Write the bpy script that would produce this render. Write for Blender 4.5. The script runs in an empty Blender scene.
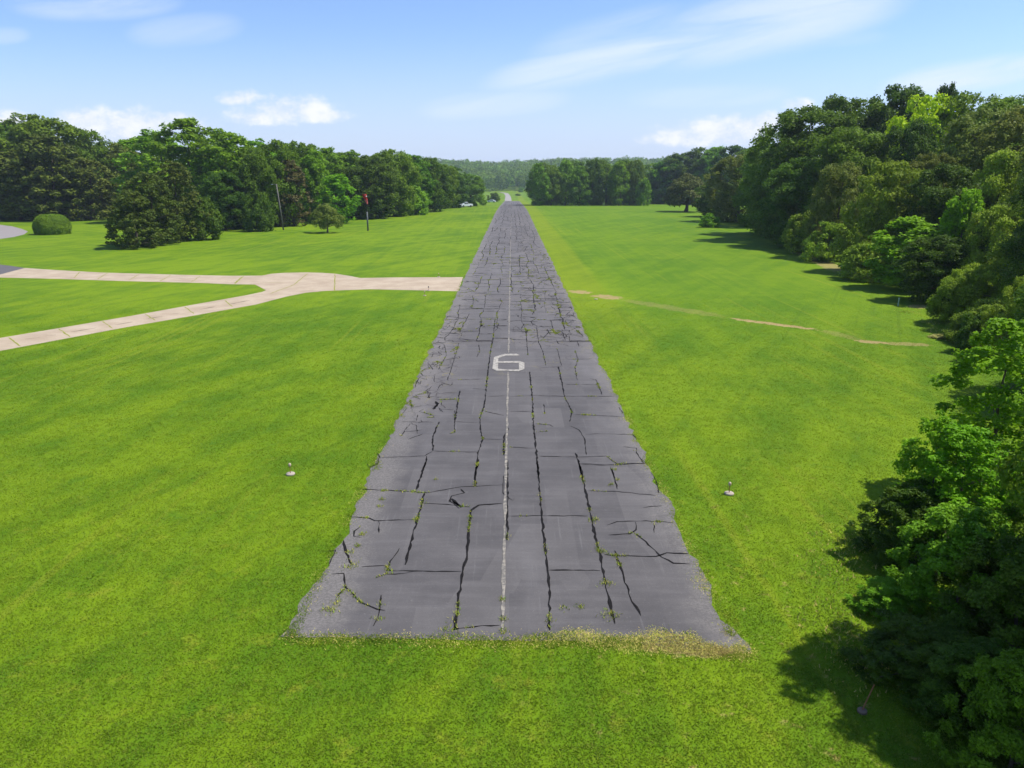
import bpy, bmesh, math, random
import numpy as np
from mathutils.geometry import tessellate_polygon
from mathutils import Vector, Matrix, noise as mnoise

SC = bpy.context.scene
COL = SC.collection
rng = np.random.default_rng(7)
random.seed(7)
H, F, CX, CY = 9.3, 735.0, 512.0, 384.0
PITCH = math.atan(206.0 / F)
SP, CP = math.sin(PITCH), math.cos(PITCH)

# ------------------------------------------------------------------ terrain
PY = [-400, 205, 240, 275, 314, 360, 465, 800, 900, 1200, 1300, 4000]
PZ = [0, 0, -.22, -.75, -1.5, -2.35, -4.3, -6.0, -1.5, 19.0, 19.0, 10.0]
def terr(X, Y):
    X = np.asarray(X, float); Y = np.asarray(Y, float)
    z = np.interp(Y, PY, PZ)
    hill = np.clip((Y - 850) / 350, 0, 1)
    z = z + hill * (6.0 * (1 - np.exp(-((X + 30) / 75.0) ** 2)) - 2.0)
    return z
def slope(y):
    v = (y - CY) / F
    return (SP + v * CP) / (CP - v * SP)          # metres of drop per metre forward
def at(x, y, z=0.0):                              # where the sight line through a photo point meets the flat field
    Y = (H - z) / slope(y)
    zc = Y * CP + (H - z) * SP
    return ((x - CX) / F * zc, Y)
def at_depth(x, Y, z=0.0):
    return (x - CX) / F * (Y * CP + (H - z) * SP)

# ------------------------------------------------------------------ object helpers
def link(o):
    COL.objects.link(o); return o
def tag(o, label=None, cat=None, group=None, kind=None):
    if label: o['label'] = label
    if cat: o['category'] = cat
    if group: o['group'] = group
    if kind: o['kind'] = kind
    return o
def empty(name, loc=(0, 0, 0), rz=0.0):
    o = bpy.data.objects.new(name, None); o.location = loc; o.rotation_euler = (0, 0, rz)
    o.empty_display_size = .3
    return link(o)
def npmesh(name, V, Fc, smooth=False):
    """V (n,3); Fc (m,k) with constant k"""
    V = np.asarray(V, np.float32); Fc = np.asarray(Fc, np.int32)
    me = bpy.data.meshes.new(name)
    m, k = Fc.shape
    me.vertices.add(len(V)); me.vertices.foreach_set('co', V.ravel())
    me.loops.add(m * k); me.loops.foreach_set('vertex_index', Fc.ravel())
    me.polygons.add(m); me.polygons.foreach_set('loop_start', np.arange(0, m * k, k, dtype=np.int32))
    try: me.polygons.foreach_set('loop_total', np.full(m, k, np.int32))
    except Exception: pass
    if smooth: me.polygons.foreach_set('use_smooth', np.ones(m, bool))
    me.update(calc_edges=True)
    return me
def mobj(name, me, mat=None, parent=None):
    o = bpy.data.objects.new(name, me)
    if mat is not None and not me.materials: me.materials.append(mat)
    if parent is not None: o.parent = parent
    return link(o)
def bobj(name, bm, mat, parent=None, smooth=False, bevel=0):
    if bevel:
        bmesh.ops.bevel(bm, geom=list(bm.edges), offset=bevel, segments=2, affect='EDGES', clamp_overlap=True)
    me = bpy.data.meshes.new(name); bm.to_mesh(me); bm.free()
    if smooth:
        for p in me.polygons: p.use_smooth = True
    return mobj(name, me, mat, parent)
def tube(bm, pts, radii, n=8):
    rings = []
    pts = [Vector(p) for p in pts]
    for i, p in enumerate(pts):
        d = (pts[min(i + 1, len(pts) - 1)] - pts[max(i - 1, 0)]).normalized()
        a = d.cross(Vector((.13, 1, .07))).normalized(); b = d.cross(a)
        rings.append([bm.verts.new(p + (a * math.cos(t) + b * math.sin(t)) * radii[i]) for t in [2 * math.pi * k / n for k in range(n)]])
    for r0, r1 in zip(rings, rings[1:]):
        for k in range(n):
            bm.faces.new((r0[k], r0[(k + 1) % n], r1[(k + 1) % n], r1[k]))
    bm.faces.new(rings[0][::-1]); bm.faces.new(rings[-1])
def lathe(bm, prof, n=20, c=(0, 0, 0)):
    rings = [[bm.verts.new((c[0] + r * math.cos(t), c[1] + r * math.sin(t), c[2] + z)) for t in [2 * math.pi * k / n for k in range(n)]] for r, z in prof]
    for r0, r1 in zip(rings, rings[1:]):
        for k in range(n):
            bm.faces.new((r0[k], r0[(k + 1) % n], r1[(k + 1) % n], r1[k]))
    bm.faces.new(rings[0][::-1]); bm.faces.new(rings[-1])
def box(bm, c, s):
    g = bmesh.ops.create_cube(bm, size=1)
    for v in g['verts']:
        v.co = Vector((c[0] + v.co.x * s[0], c[1] + v.co.y * s[1], c[2] + v.co.z * s[2]))
    return g['verts']

# ------------------------------------------------------------------ node helpers
class NT:
    def __init__(self, name, world=False):
        if world:
            self.m = bpy.data.worlds.new(name)
        else:
            self.m = bpy.data.materials.new(name)
        self.m.use_nodes = True
        self.t = self.m.node_tree
        self.t.nodes.clear()
    def n(self, typ, **kw):
        nd = self.t.nodes.new(typ)
        for k, v in kw.items():
            if k.startswith('i_'):
                nd.inputs[k[2:].replace('_', ' ')].default_value = v
            else:
                setattr(nd, k, v)
        return nd
    def l(self, a, b): self.t.links.new(a, b)
    def set(self, sock, v):
        if hasattr(v, 'is_output'): self.l(v, sock)
        else: sock.default_value = v
    def math(self, op, a, b=None, c=None, clamp=False):
        nd = self.n('ShaderNodeMath', operation=op, use_clamp=clamp)
        for i, v in enumerate((a, b, c)):
            if v is not None: self.set(nd.inputs[i], v)
        return nd.outputs[0]
    def mix(self, f, a, b, typ='MIX'):
        nd = self.n('ShaderNodeMix', data_type='RGBA', blend_type=typ)
        self.set(nd.inputs[0], f)
        for i, v in ((6, a), (7, b)):
            self.set(nd.inputs[i], v if hasattr(v, 'is_output') else (*v, 1.0))
        return nd.outputs[2]
    def noise(self, vec, scale, detail=4, rough=.55, dist=0.0, dim='3D'):
        nd = self.n('ShaderNodeTexNoise', noise_dimensions=dim)
        if vec is not None: self.l(vec, nd.inputs['Vector'])
        nd.inputs['Scale'].default_value = scale; nd.inputs['Detail'].default_value = detail
        nd.inputs['Roughness'].default_value = rough; nd.inputs['Distortion'].default_value = dist
        return nd.outputs[0]
    def ramp(self, f, lo, hi):
        nd = self.n('ShaderNodeMapRange', interpolation_type='SMOOTHSTEP')
        self.set(nd.inputs[0], f)
        nd.inputs[1].default_value = lo; nd.inputs[2].default_value = hi
        return nd.outputs[0]
    def scale(self, vec, s, rot=(0, 0, 0)):
        nd = self.n('ShaderNodeMapping', vector_type='POINT')
        self.l(vec, nd.inputs[0]); nd.inputs['Scale'].default_value = s; nd.inputs['Rotation'].default_value = rot
        return nd.outputs[0]
    def rs(self, vec, deg, s):
        return self.scale(self.scale(vec, (1, 1, 1), (0, 0, math.radians(deg))), s)
    def pos(self): return self.n('ShaderNodeNewGeometry').outputs['Position']
    def sep(self, v):
        nd = self.n('ShaderNodeSeparateXYZ'); self.l(v, nd.inputs[0]); return nd.outputs
    def bsdf(self, col, rough=.7, spec=.3, normal=None):
        b = self.n('ShaderNodeBsdfPrincipled')
        self.set(b.inputs['Base Color'], col if hasattr(col, 'is_output') else (*col, 1))
        self.set(b.inputs['Roughness'], rough)
        b.inputs['Specular IOR Level'].default_value = spec
        if normal is not None: self.l(normal, b.inputs['Normal'])
        return b.outputs[0]
    def bump(self, h, strength=.4, dist=.05):
        nd = self.n('ShaderNodeBump'); self.l(h, nd.inputs['Height'])
        nd.inputs['Strength'].default_value = strength; nd.inputs['Distance'].default_value = dist
        return nd.outputs[0]
    def out(self, s, vol=None):
        o = self.n('ShaderNodeOutputMaterial')
        if s is not None: self.l(s, o.inputs[0])
        if vol is not None: self.l(vol, o.inputs['Volume'])
        return self.m

def plain(name, col, rough=.6, spec=.3, var=.12, scale=6.0, metal=0):
    t = NT(name); p = t.n('ShaderNodeTexCoord').outputs['Object']
    nz = t.noise(p, scale, 5, .6)
    c = t.mix(nz, [x * (1 - var) for x in col], [min(1, x * (1 + var)) for x in col])
    return t.out(t.bsdf(c, rough, spec, t.bump(nz, .1, .01)))

# ------------------------------------------------------------------ grass colour shared by the sheet and the blades
DRY = []          # (cx, cy, angle, half length, half width, strength)
def dry_patch(p0, p1, hw, k=1.0):
    a = at(*p0); b = at(*p1)
    DRY.append(((a[0] + b[0]) / 2, (a[1] + b[1]) / 2, math.atan2(b[1] - a[1], b[0] - a[0]), math.hypot(b[0] - a[0], b[1] - a[1]) / 2, hw, k))
dry_patch((570, 290.5), (590, 293.5), .8, .9)
dry_patch((595, 295), (620, 299), .9, .9)
dry_patch((622, 299.5), (725, 317), .8, .28)
dry_patch((728, 318), (822, 330.5), .42, 1.0)
dry_patch((822, 330), (860, 340), .5, .28)
dry_patch((855, 340.5), (890, 343.5), .45, .9)
dry_patch((885, 343.5), (932, 345), .5, .6)
dry_patch((912, 308), (925, 305), .7, .7)
dry_patch((795, 250), (850, 275), 1.2, .7)
dry_patch((690, 614), (738, 655), .35, .8)
dry_patch((640, 640), (730, 648), .45, .8)

def grass_col(t, p):
    s = t.sep(p)
    big = t.noise(p, .045, 3, .5)
    mid = t.noise(p, .35, 4, .6)
    fine = t.noise(t.scale(p, (1, 1, .2)), 5.0, 4, .7)
    streakL = t.noise(t.rs(p, -91, (.03, .9, 1)), 1.0, 4, .6)
    streakD = t.noise(t.rs(p, -62, (.04, .42, 1)), 1.0, 4, .6)
    sidex = t.ramp(s[0], -8, -4)
    streak = t.math('ADD', t.math('MULTIPLY', streakL, .4), t.math('MULTIPLY', streakD, .6))
    f = t.math('ADD', t.math('MULTIPLY', big, .35), t.math('MULTIPLY', mid, .3))
    f = t.math('ADD', f, t.math('MULTIPLY', streak, .5))
    f = t.ramp(f, .46, .66)
    c = t.mix(f, GR_D, GR_L)
    # mown strip beside the runway, a shade paler
    strip = t.math('MULTIPLY', t.ramp(s[0], 4.0, 4.8), t.math('SUBTRACT', 1.0, t.ramp(s[0], 7.6, 8.5)))
    strip = t.math('MULTIPLY', strip, t.ramp(s[1], 25, 70))
    c = t.mix(t.math('MULTIPLY', strip, .5), c, (.275, .330, .008))
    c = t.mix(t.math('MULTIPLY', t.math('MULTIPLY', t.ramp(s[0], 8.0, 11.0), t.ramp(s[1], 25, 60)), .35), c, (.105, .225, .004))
    # narrow mower tracks running with the runway
    tr_ = t.noise(t.rs(p, -90.5, (.012, 2.2, 1)), 1.0, 3, .6)
    tm = t.math('MULTIPLY', t.ramp(tr_, .54, .66), t.ramp(t.noise(p, .06, 2, .5), .42, .58))
    c = t.mix(t.math('MULTIPLY', tm, .35), c, GR_Y)
    tr2 = t.noise(t.rs(p, -64, (.02, 1.3, 1)), 1.0, 3, .6)
    c = t.mix(t.math('MULTIPLY', t.ramp(tr2, .56, .68), .30), c, (.065, .135, .004))
    # yellowed tips, stronger close to the runway end
    yl = t.ramp(t.noise(p, 1.3, 5, .7), .54, .72)
    near = t.math('SUBTRACT', 1.0, t.ramp(s[1], 12, 30))
    c = t.mix(t.math('MULTIPLY', yl, t.math('ADD', .22, t.math('MULTIPLY', near, .45))), c, GR_Y)
    c = t.mix(t.math('MULTIPLY', t.ramp(fine, .3, .75), .2), t.mix(.25, c, (.03, .08, .004)), c)
    # bare straw coloured ground
    cl = t.ramp(t.noise(p, .9, 5, .65), .60, .68)
    c = t.mix(t.math('MULTIPLY', cl, .45), c, (.060, .150, .006))
    tanp = t.ramp(t.noise(p, 1.9, 6, .72), .59, .69)
    right = t.math('MULTIPLY', t.math('MULTIPLY', t.ramp(s[0], -2, 4), near), .7)
    c = t.mix(t.math('MULTIPLY', tanp, right), c, (.42, .31, .11))
    nz = t.noise(p, 1.6, 5, .7)
    for (cx, cy, an, hl, hw, k) in DRY:
        mp = t.n('ShaderNodeVectorMath', operation='SUBTRACT'); t.l(p, mp.inputs[0]); mp.inputs[1].default_value = (cx, cy, 0)
        rt = t.n('ShaderNodeVectorRotate', rotation_type='Z_AXIS'); t.l(mp.outputs[0], rt.inputs['Vector']); rt.inputs['Angle'].default_value = -an
        q = t.sep(rt.outputs[0])
        u = t.math('MULTIPLY', q[0], 1 / hl); v = t.math('MULTIPLY', q[1], 1 / hw)
        d = t.math('ADD', t.math('POWER', t.math('ABSOLUTE', u), 4.0), t.math('MULTIPLY', v, v))
        d = t.math('ADD', d, t.math('MULTIPLY', t.math('SUBTRACT', nz, .5), 5.0))
        mk = t.math('MULTIPLY', t.math('SUBTRACT', 1.0, t.ramp(d, .45, 1.15)), k)
        c = t.mix(mk, c, (.40, .29, .13))
    return c, fine, mid
GR_D = (.098, .198, .004)
GR_L = (.222, .328, .006)
GR_Y = (.325, .345, .024)

t = NT('grass_ground'); p = t.pos()
c, fine, mid = grass_col(t, p)
f2 = t.noise(p, 26, 3, .7)
hgt = t.math('ADD', t.math('MULTIPLY', fine, .8), t.math('MULTIPLY', f2, .35))
c = t.mix(t.math('MULTIPLY', t.ramp(f2, .35, .65), .2), t.mix(.3, c, (.02, .05, .004)), c)
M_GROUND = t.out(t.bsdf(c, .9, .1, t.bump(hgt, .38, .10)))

t = NT('grass_blade'); p = t.pos()
c, fine, mid = grass_col(t, p)
ri = t.n('ShaderNodeNewGeometry').outputs['Random Per Island']
c = t.mix(t.math('MULTIPLY', ri, .55), c, t.mix(.6, c, (.42, .46, .07)))
d = t.bsdf(c, .7, .15)
tr = t.n('ShaderNodeBsdfTranslucent'); t.l(c, tr.inputs[0])
mx = t.n('ShaderNodeMixShader'); mx.inputs[0].default_value = .5; t.l(d, mx.inputs[1]); t.l(tr.outputs[0], mx.inputs[2])
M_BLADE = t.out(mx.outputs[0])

t = NT('straw_blade')
ri = t.n('ShaderNodeNewGeometry').outputs['Random Per Island']
c = t.mix(ri, (.24, .32, .02), (.62, .47, .16))
M_STRAW = t.out(t.bsdf(c, .8, .1))
t = NT('weed_blade')
ri = t.n('ShaderNodeNewGeometry').outputs['Random Per Island']
c = t.mix(ri, (.13, .26, .015), (.46, .40, .07))
M_WEED = t.out(t.bsdf(c, .8, .1))

# ------------------------------------------------------------------ foliage materials
def leaf_mat(name, dark, light, trans=.36, hue=.012, val=.22, rough=.55):
    t = NT(name)
    g = t.n('ShaderNodeNewGeometry')
    oi = t.n('ShaderNodeObjectInfo')
    p = t.n('ShaderNodeTexCoord').outputs['Object']
    cl = t.noise(p, .55, 2, .5)
    f = t.math('ADD', t.math('MULTIPLY', g.outputs['Random Per Island'], .55), t.math('MULTIPLY', t.ramp(cl, .35, .65), .45))
    c = t.mix(f, dark, light)
    hs = t.n('ShaderNodeHueSaturation')
    t.l(c, hs.inputs['Color'])
    t.l(t.math('MULTIPLY_ADD', oi.outputs['Random'], hue * 2, .5 - hue), hs.inputs['Hue'])
    r2 = t.math('FRACT', t.math('MULTIPLY', oi.outputs['Random'], 17.31))
    t.l(t.math('MULTIPLY_ADD', r2, val * 2, 1 - val), hs.inputs['Value'])
    c = hs.outputs[0]
    d = t.bsdf(c, rough, .09)
    tr = t.n('ShaderNodeBsdfTranslucent')
    t.l(t.mix(.5, c, (.16, .26, .01), 'ADD') if False else c, tr.inputs[0])
    mx = t.n('ShaderNodeMixShader'); mx.inputs[0].default_value = trans
    t.l(d, mx.inputs[1]); t.l(tr.outputs[0], mx.inputs[2])
    return t.out(mx.outputs[0])
LM = {
    'oak':     leaf_mat('oak_leaves', (0.073, 0.144, 0.0099), (0.190, 0.301, 0.0199)),
    'olive':   leaf_mat('olive_oak_leaves', (0.098, 0.139, 0.0174), (0.234, 0.280, 0.0423)),
    'maple':   leaf_mat('maple_leaves', (0.081, 0.184, 0.0087), (0.215, 0.386, 0.0162), .35),
    'bright':  leaf_mat('bright_leaves', (0.102, 0.246, 0.0075), (0.260, 0.494, 0.0149), .45, .008, .06),
    'lime':    leaf_mat('lime_leaves', (0.292, 0.453, 0.0062), (0.481, 0.667, 0.0099), .4),
    'cedar':   leaf_mat('cedar_needles', (.066, .100, .012), (.135, .168, .021), .2),
    'russet':  leaf_mat('russet_leaves', (.092, .090, .026), (.175, .155, .048), .2),
    'dark':    leaf_mat('dark_leaves', (0.043, 0.098, 0.0087), (0.119, 0.202, 0.0162)),
    'feather': leaf_mat('feathery_leaves', (0.129, 0.200, 0.0124), (0.278, 0.386, 0.0273), .35),
    'straw':   leaf_mat('dry_leaves', (0.190, 0.214, 0.0373), (0.455, 0.414, 0.1243), .2),
    'purple':  leaf_mat('dull_green_leaves', (.058, .078, .016), (.125, .150, .032), .2),
}
t = NT('bark'); p = t.n('ShaderNodeTexCoord').outputs['Object']
nz = t.noise(t.scale(p, (6, 6, 1.2)), 2.0, 5, .65)
M_BARK = t.out(t.bsdf(t.mix(nz, (.045, .034, .024), (.16, .125, .09)), .9, .1, t.bump(nz, .6, .05)))

# ------------------------------------------------------------------ foliage geometry
def unit(a): return a / np.maximum(np.linalg.norm(a, axis=-1, keepdims=True), 1e-9)
def leaf_faces(P, N, s, r, aspect=.68, fold=.16):
    n = len(P)
    N = unit(N)
    tg = unit(np.cross(N, unit(r.normal(size=(n, 3)))))
    b = np.cross(N, tg)
    s = s[:, None]
    V = np.empty((n, 4, 3))
    V[:, 0] = P + tg * s * .5
    V[:, 1] = P + b * s * .5 * aspect - N * s * fold
    V[:, 2] = P - tg * s * .5
    V[:, 3] = P - b * s * .5 * aspect - N * s * fold
    return V.reshape(-1, 3), np.arange(n * 4).reshape(n, 4)
PROF = {
    'round':  ([0, .12, .35, .6, .8, .92, 1], [.60, .86, 1, 1, .90, .70, .40]),
    'tall':   ([0, .12, .35, .6, .8, .93, 1], [.65, .88, 1, .95, .78, .54, .25]),
    'cone':   ([0, .1, .3, .55, .8, .93, 1], [.8, 1, 1, .90, .70, .48, .20]),
    'dome':   ([0, .2, .45, .7, .88, 1], [.85, 1, .97, .85, .62, .30]),
    'parasol':([0, .1, .3, .55, .8, 1], [.55, .95, 1, .9, .62, .12]),
}
def make_crown(seed, prof, h, R, base, npuff, pk, leaf, cover, up=.35, jag=.30, fill=.25):
    """points of foliage: many leaf clumps spread over puffs which fill an uneven envelope"""
    r = np.random.default_rng(seed)
    tt, rr = PROF[prof]
    t_ = r.beta(1.15, 1.0, npuff) * .98 + .01
    ang = r.uniform(0, 2 * np.pi, npuff)
    ph = r.uniform(0, 6.28, 5); am = r.uniform(.4, 1, 5)
    def env(t, a):
        k = 1 + jag * (am[0] * np.sin(2 * a + ph[0] + 3 * t) * .5 + am[1] * np.sin(3 * a + ph[1] - 5 * t) * .45 + am[2] * np.sin(5 * a + ph[2] + 9 * t) * .35)
        return np.interp(t, tt, rr) * R * k
    pr = pk * R * r.uniform(.6, 1.35, npuff) * np.interp(t_, [0, .6, 1], [1, 1, .72])
    inner = r.random(npuff) < fill
    rad = np.where(inner, r.uniform(.1, .6, npuff), r.uniform(.72, 1.0, npuff)) * np.maximum(env(t_, ang) - pr * .75, .02 * R)
    z0 = base * h
    C = np.stack([rad * np.cos(ang), rad * np.sin(ang), z0 + t_ * (h - z0) - pr * .6 * t_], 1)
    C[:, 2] += r.normal(0, .015 * h, npuff)
    C[:, 2] = np.maximum(C[:, 2], pr * .45 + z0 * .5)
    A = 4 * np.pi * pr ** 2
    n = np.maximum((cover * A / (.34 * leaf ** 2)).astype(int), 6)
    idx = np.repeat(np.arange(npuff), n)
    m = len(idx)
    D = unit(r.normal(size=(m, 3)) + np.array([0, 0, up]))
    axis = C[idx] - np.array([0, 0, h * .45]); ou = unit(axis * np.array([1, 1, .7]))
    keep = (D * ou).sum(1) > -.45
    D, idx, ou = D[keep], idx[keep], ou[keep]; m = len(idx)
    rad_ = pr[idx] * (r.uniform(.55, 1.12, m)) * (1 + .25 * np.sin(D[:, 0] * 6 + idx) * np.cos(D[:, 1] * 5 + 2 * idx))
    P = C[idx] + D * rad_[:, None] * np.array([1, 1, .82])
    P[:, 2] = np.maximum(P[:, 2], .04)
    N = D * .75 + ou * .2 + r.normal(0, .6, (m, 3)) + np.array([0, 0, .3])
    s = leaf * r.uniform(.65, 1.35, m)
    V, Fc = leaf_faces(P, N, s, r)
    return V, Fc, C, pr
def make_trunk(seed, C, h, r0, base):
    r = random.Random(seed)
    bm = bmesh.new()
    top = h * .82
    pts, rad = [], []
    lx = ly = 0
    for k in range(8):
        f = k / 7
        lx += r.uniform(-.012, .012) * h; ly += r.uniform(-.012, .012) * h
        pts.append((lx if k else 0, ly if k else 0, f * top)); rad.append(r0 * (1.35 if k == 0 else (1 - .85 * f)))
    tube(bm, pts, rad, 9)
    sel = r.sample(range(len(C)), min(11, len(C)))
    for i in sel:
        c = Vector(C[i])
        z = max(min(c.z - .25 * math.hypot(c.x, c.y) - .05 * h, top * .9), base * h * .7 + .05 * h)
        f = z / top; k = min(int(f * 7), 6); g = f * 7 - k
        a = Vector(pts[k]).lerp(Vector(pts[k + 1]), g)
        mid = a.lerp(c, .5) + Vector((0, 0, .03 * h))
        rr = r0 * (1 - .85 * f) * .55
        tube(bm, [a, mid, c], [rr, rr * .6, rr * .2], 6)
    me = bpy.data.meshes.new('trunk'); bm.to_mesh(me); bm.free()
    for p in me.polygons: p.use_smooth = True
    me.materials.append(M_BARK)
    return me
# kind: profile, nominal height, radius, crown base, puffs, puff size, material, trunk radius
KIND = {
    'oak':     ('round', 18, 6.6, .0, 190, .19, 'oak', .34),
    'olive':   ('round', 18, 6.6, .0, 190, .18, 'olive', .34),
    'maple':   ('tall', 18, 5.2, .0, 170, .20, 'maple', .28),
    'darkoak': ('round', 18, 6.4, .0, 190, .19, 'dark', .34),
    'lime':    ('round', 16, 5.4, .02, 130, .21, 'lime', .26),
    'cedar':   ('cone', 12, 3.9, .0, 300, .125, 'cedar', .22),
    'russet':  ('tall', 14, 3.2, .0, 130, .20, 'russet', .22),
    'bright':  ('tall', 11, 3.4, .0, 120, .21, 'bright', .17),
    'feather': ('dome', 9, 4.4, .0, 140, .18, 'feather', .16),
    'shrub':   ('dome', 4, 2.4, .0, 90, .21, 'maple', .06),
    'oshrub':  ('dome', 4, 2.4, .0, 90, .20, 'feather', .06),
    'dshrub':  ('dome', 4, 2.4, .0, 90, .21, 'dark', .06),
    'straw':   ('dome', 2, 1.2, .0, 40, .26, 'straw', .03),
    'orchard': ('parasol', 4.6, 3.0, .20, 110, .17, 'olive', .15),
    'lone':    ('parasol', 10.5, 6.0, .17, 160, .17, 'purple', .42),
    'sapling': ('tall', 8, 2.1, .08, 150, .165, 'bright', .09),
    'nearbush':('dome', 5, 2.2, .0, 170, .145, 'maple', .07),
    'neardark':('dome', 5, 2.2, .0, 200, .135, 'dark', .07),  # dark green leaves, chosen darker to imitate shade over the lower bushes
    'nearoak': ('tall', 8, 2.4, .03, 170, .15, 'oak', .10),
}
LEAF = {'A': None, 'B': .33, 'C': .56}
PROTO = {}
def proto(kind, lod, var):
    key = (kind, lod, var)
    if key in PROTO: return PROTO[key]
    prof, h, R, base, npf, pk, mat, r0 = KIND[kind]
    seed = abs(hash_(kind)) + var * 101
    if lod == 'A':
        leaf, cover = (.105 if kind in ('neardark', 'nearbush', 'oshrub', 'nearoak') else .15), (.95 if h <= 5 else .75)
        if h > 9: leaf, cover = .2, .55
    elif lod == 'B':
        leaf, cover = (.33 if h > 9 else .2), .62
    else:
        leaf, cover = (.42 if h > 9 else .27), .6
    if kind == 'cedar': leaf *= .8
    V, Fc, C, pr = make_crown(seed, prof, h, R, base, npf, pk, leaf, cover)
    me = npmesh('crown', V, Fc)
    me.materials.append(LM[mat])
    rad = np.percentile(np.hypot(V[:, 0], V[:, 1]), 97.5); top = np.percentile(V[:, 2], 99.8)
    tr = make_trunk(seed, C, h, r0, base)
    PROTO[key] = (me, tr, rad, top)
    return PROTO[key]
def hash_(s):
    v = 0
    for ch in s: v = (v * 31 + ord(ch)) % 9973
    return v
NAME = {'oak': 'broadleaf_tree', 'olive': 'broadleaf_tree', 'maple': 'broadleaf_tree', 'darkoak': 'broadleaf_tree', 'lime': 'broadleaf_tree',
        'cedar': 'cedar_tree', 'russet': 'broadleaf_tree', 'bright': 'young_tree', 'feather': 'small_tree', 'shrub': 'shrub', 'oshrub': 'shrub',
        'dshrub': 'shrub', 'straw': 'dry_shrub', 'orchard': 'small_tree', 'lone': 'broadleaf_tree', 'sapling': 'young_tree', 'nearbush': 'shrub',
        'neardark': 'shrub', 'nearoak': 'young_tree'}
CAT = {'shrub': 'shrub', 'dry_shrub': 'shrub'}
vcount = {}
def plant(kind, px, Y, top, w, label, group):
    z = float(terr(0, Y))
    X = at_depth(px, Y, z); z = float(terr(X, Y))
    zt = H - slope(top) * Y
    h = zt - z
    wid = w * (1.12 if kind in ('lone', 'orchard') or Y > 400 else 1.36 if Y > 24 else 1.25) * (Y * CP + (H - z - h * .5) * SP) / F
    lod = 'A' if Y < 52 else ('B' if Y < 142 else 'C')
    vcount[kind] = vcount.get(kind, -1) + 1
    me, tr, rad, tp = proto(kind, lod, vcount[kind] % (3 if kind in ('oak', 'maple', 'olive', 'darkoak') else 2))
    nm = NAME[kind]
    root = empty(nm, (X, Y, z - .03), (px * 2.399 + Y * .731) % 6.283)
    sx = wid / 2 / rad; sz = h / tp
    root.scale = (sx, sx, sz)
    tag(root, label, CAT.get(nm, 'tree'), group)
    c = mobj('foliage' if nm in CAT else 'crown', me, None, root)
    s_ = mobj('stems' if nm in CAT else 'trunk', tr, None, root)
    return root

GL, GR_, GF, GN = 'trees of the left wood edge', 'trees of the right wood edge', 'trees of the far grove', 'trees and bushes in the right foreground'
TREES = [
 # ---- left wood
 ('oak', 8, 180, 127, 74, 'rounded oak at the far left end of the left wood', GL),
 ('oak', 50, 184, 116, 72, 'tallest dark oak above the clipped hedge at the left', GL),
 ('oak', 86, 188, 127, 52, 'oak just right of the tallest one behind the hedge', GL),
 ('cedar', 22, 174, 150, 58, 'dull olive cedar behind the grey pad at the far left', GL),
 ('cedar', 58, 173, 134, 64, 'tall brownish olive evergreen rising straight behind the clipped hedge', GL),
 ('cedar', 92, 174, 158, 48, 'olive evergreen between the clipped hedge and the cedar clump', GL),
 ('olive', 114, 196, 146, 46, 'low olive oak in the dip of the left skyline', GL),
 ('olive', 138, 192, 141, 40, 'olive oak just left of the tall bright green pair', GL),
 ('maple', 164, 165, 131, 62, 'leafy tree rising directly behind the cedar clump', GL),
 ('maple', 199, 152, 119, 64, 'tallest mid green tree right of the skyline dip', GL),
 ('maple', 236, 148, 131, 54, 'mid green tree sloping down right of the tallest one', GL),
 ('orchard', 327.5, 132, 203.5, 31, 'small orchard like tree standing on the lawn before the wood', GL),
 ('cedar', 137, 103, 190, 40, 'low bushy cedar at the front left of the cedar clump', GL),
 ('cedar', 154, 108, 172, 42, 'middle cedar of the clump standing out on the lawn', GL),
 ('cedar', 181, 115, 161, 40, 'tallest cedar at the back of the clump on the lawn', GL),
 ('dshrub', 204, 117, 196, 30, 'dark bush at the right foot of the cedar clump', GL),
 ('darkoak', 226, 139, 172, 38, 'dark low tree between cedar clump and light pole', GL),
 ('oak', 256, 144, 149, 36, 'oak left of the leaning light pole', GL),
 ('dshrub', 260, 136, 192, 24, 'dark bush at the foot of the leaning light pole', GL),
 ('oak', 280, 152, 141, 42, 'oak towering above the leaning light pole', GL),
 ('russet', 294, 150, 160, 26, 'brownish tree with dead lower leaves right of the light pole', GL),
 ('oak', 306, 170, 142, 36, 'oak behind the brownish dead leaved tree', GL),
 ('maple', 318, 166, 150, 26, 'narrow column of green between the brownish tree and bright maple', GL),
 ('bright', 339, 161, 174, 31, 'bright green young maple behind the orchard tree', GL),
 ('maple', 332, 187, 148, 36, 'green tree high above the bright young maple', GL),
 ('maple', 353, 190, 151, 38, 'green tree left above the windsock', GL),
 ('darkoak', 370, 179, 156, 42, 'dark tree standing straight behind the windsock', GL),
 ('oak', 394, 190, 150, 38, 'oak just right of the windsock with peaked top', GL),
 ('maple', 413, 206, 155, 34, 'second tree right of the windsock', GL),
 ('shrub', 415, 198, 186, 24, 'low green bush at wood edge right of the windsock', GL),
 ('oak', 428, 218, 158, 32, 'third tree right of the windsock', GL),
 ('russet', 437, 240, 172, 13, 'thin reddish brown tree in the left wood near the far pole', GL),
 ('oak', 444, 242, 164, 24, 'oak behind the reddish brown tree', GL),
 ('darkoak', 453, 256, 167, 22, 'dark tree behind the far thin pole', GL),
 ('oak', 470, 286, 174, 26, 'last rounded tree of the left wood beside the pickup', GL),
 ('bright', 483, 300, 195, 6, 'tiny bright bush at the end of the left wood', GL),
 ('dshrub', 494, 430, 192.5, 12, 'dark round tree left of the runway far end', GL),
 # ---- far grove beyond the right field
 ]
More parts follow.
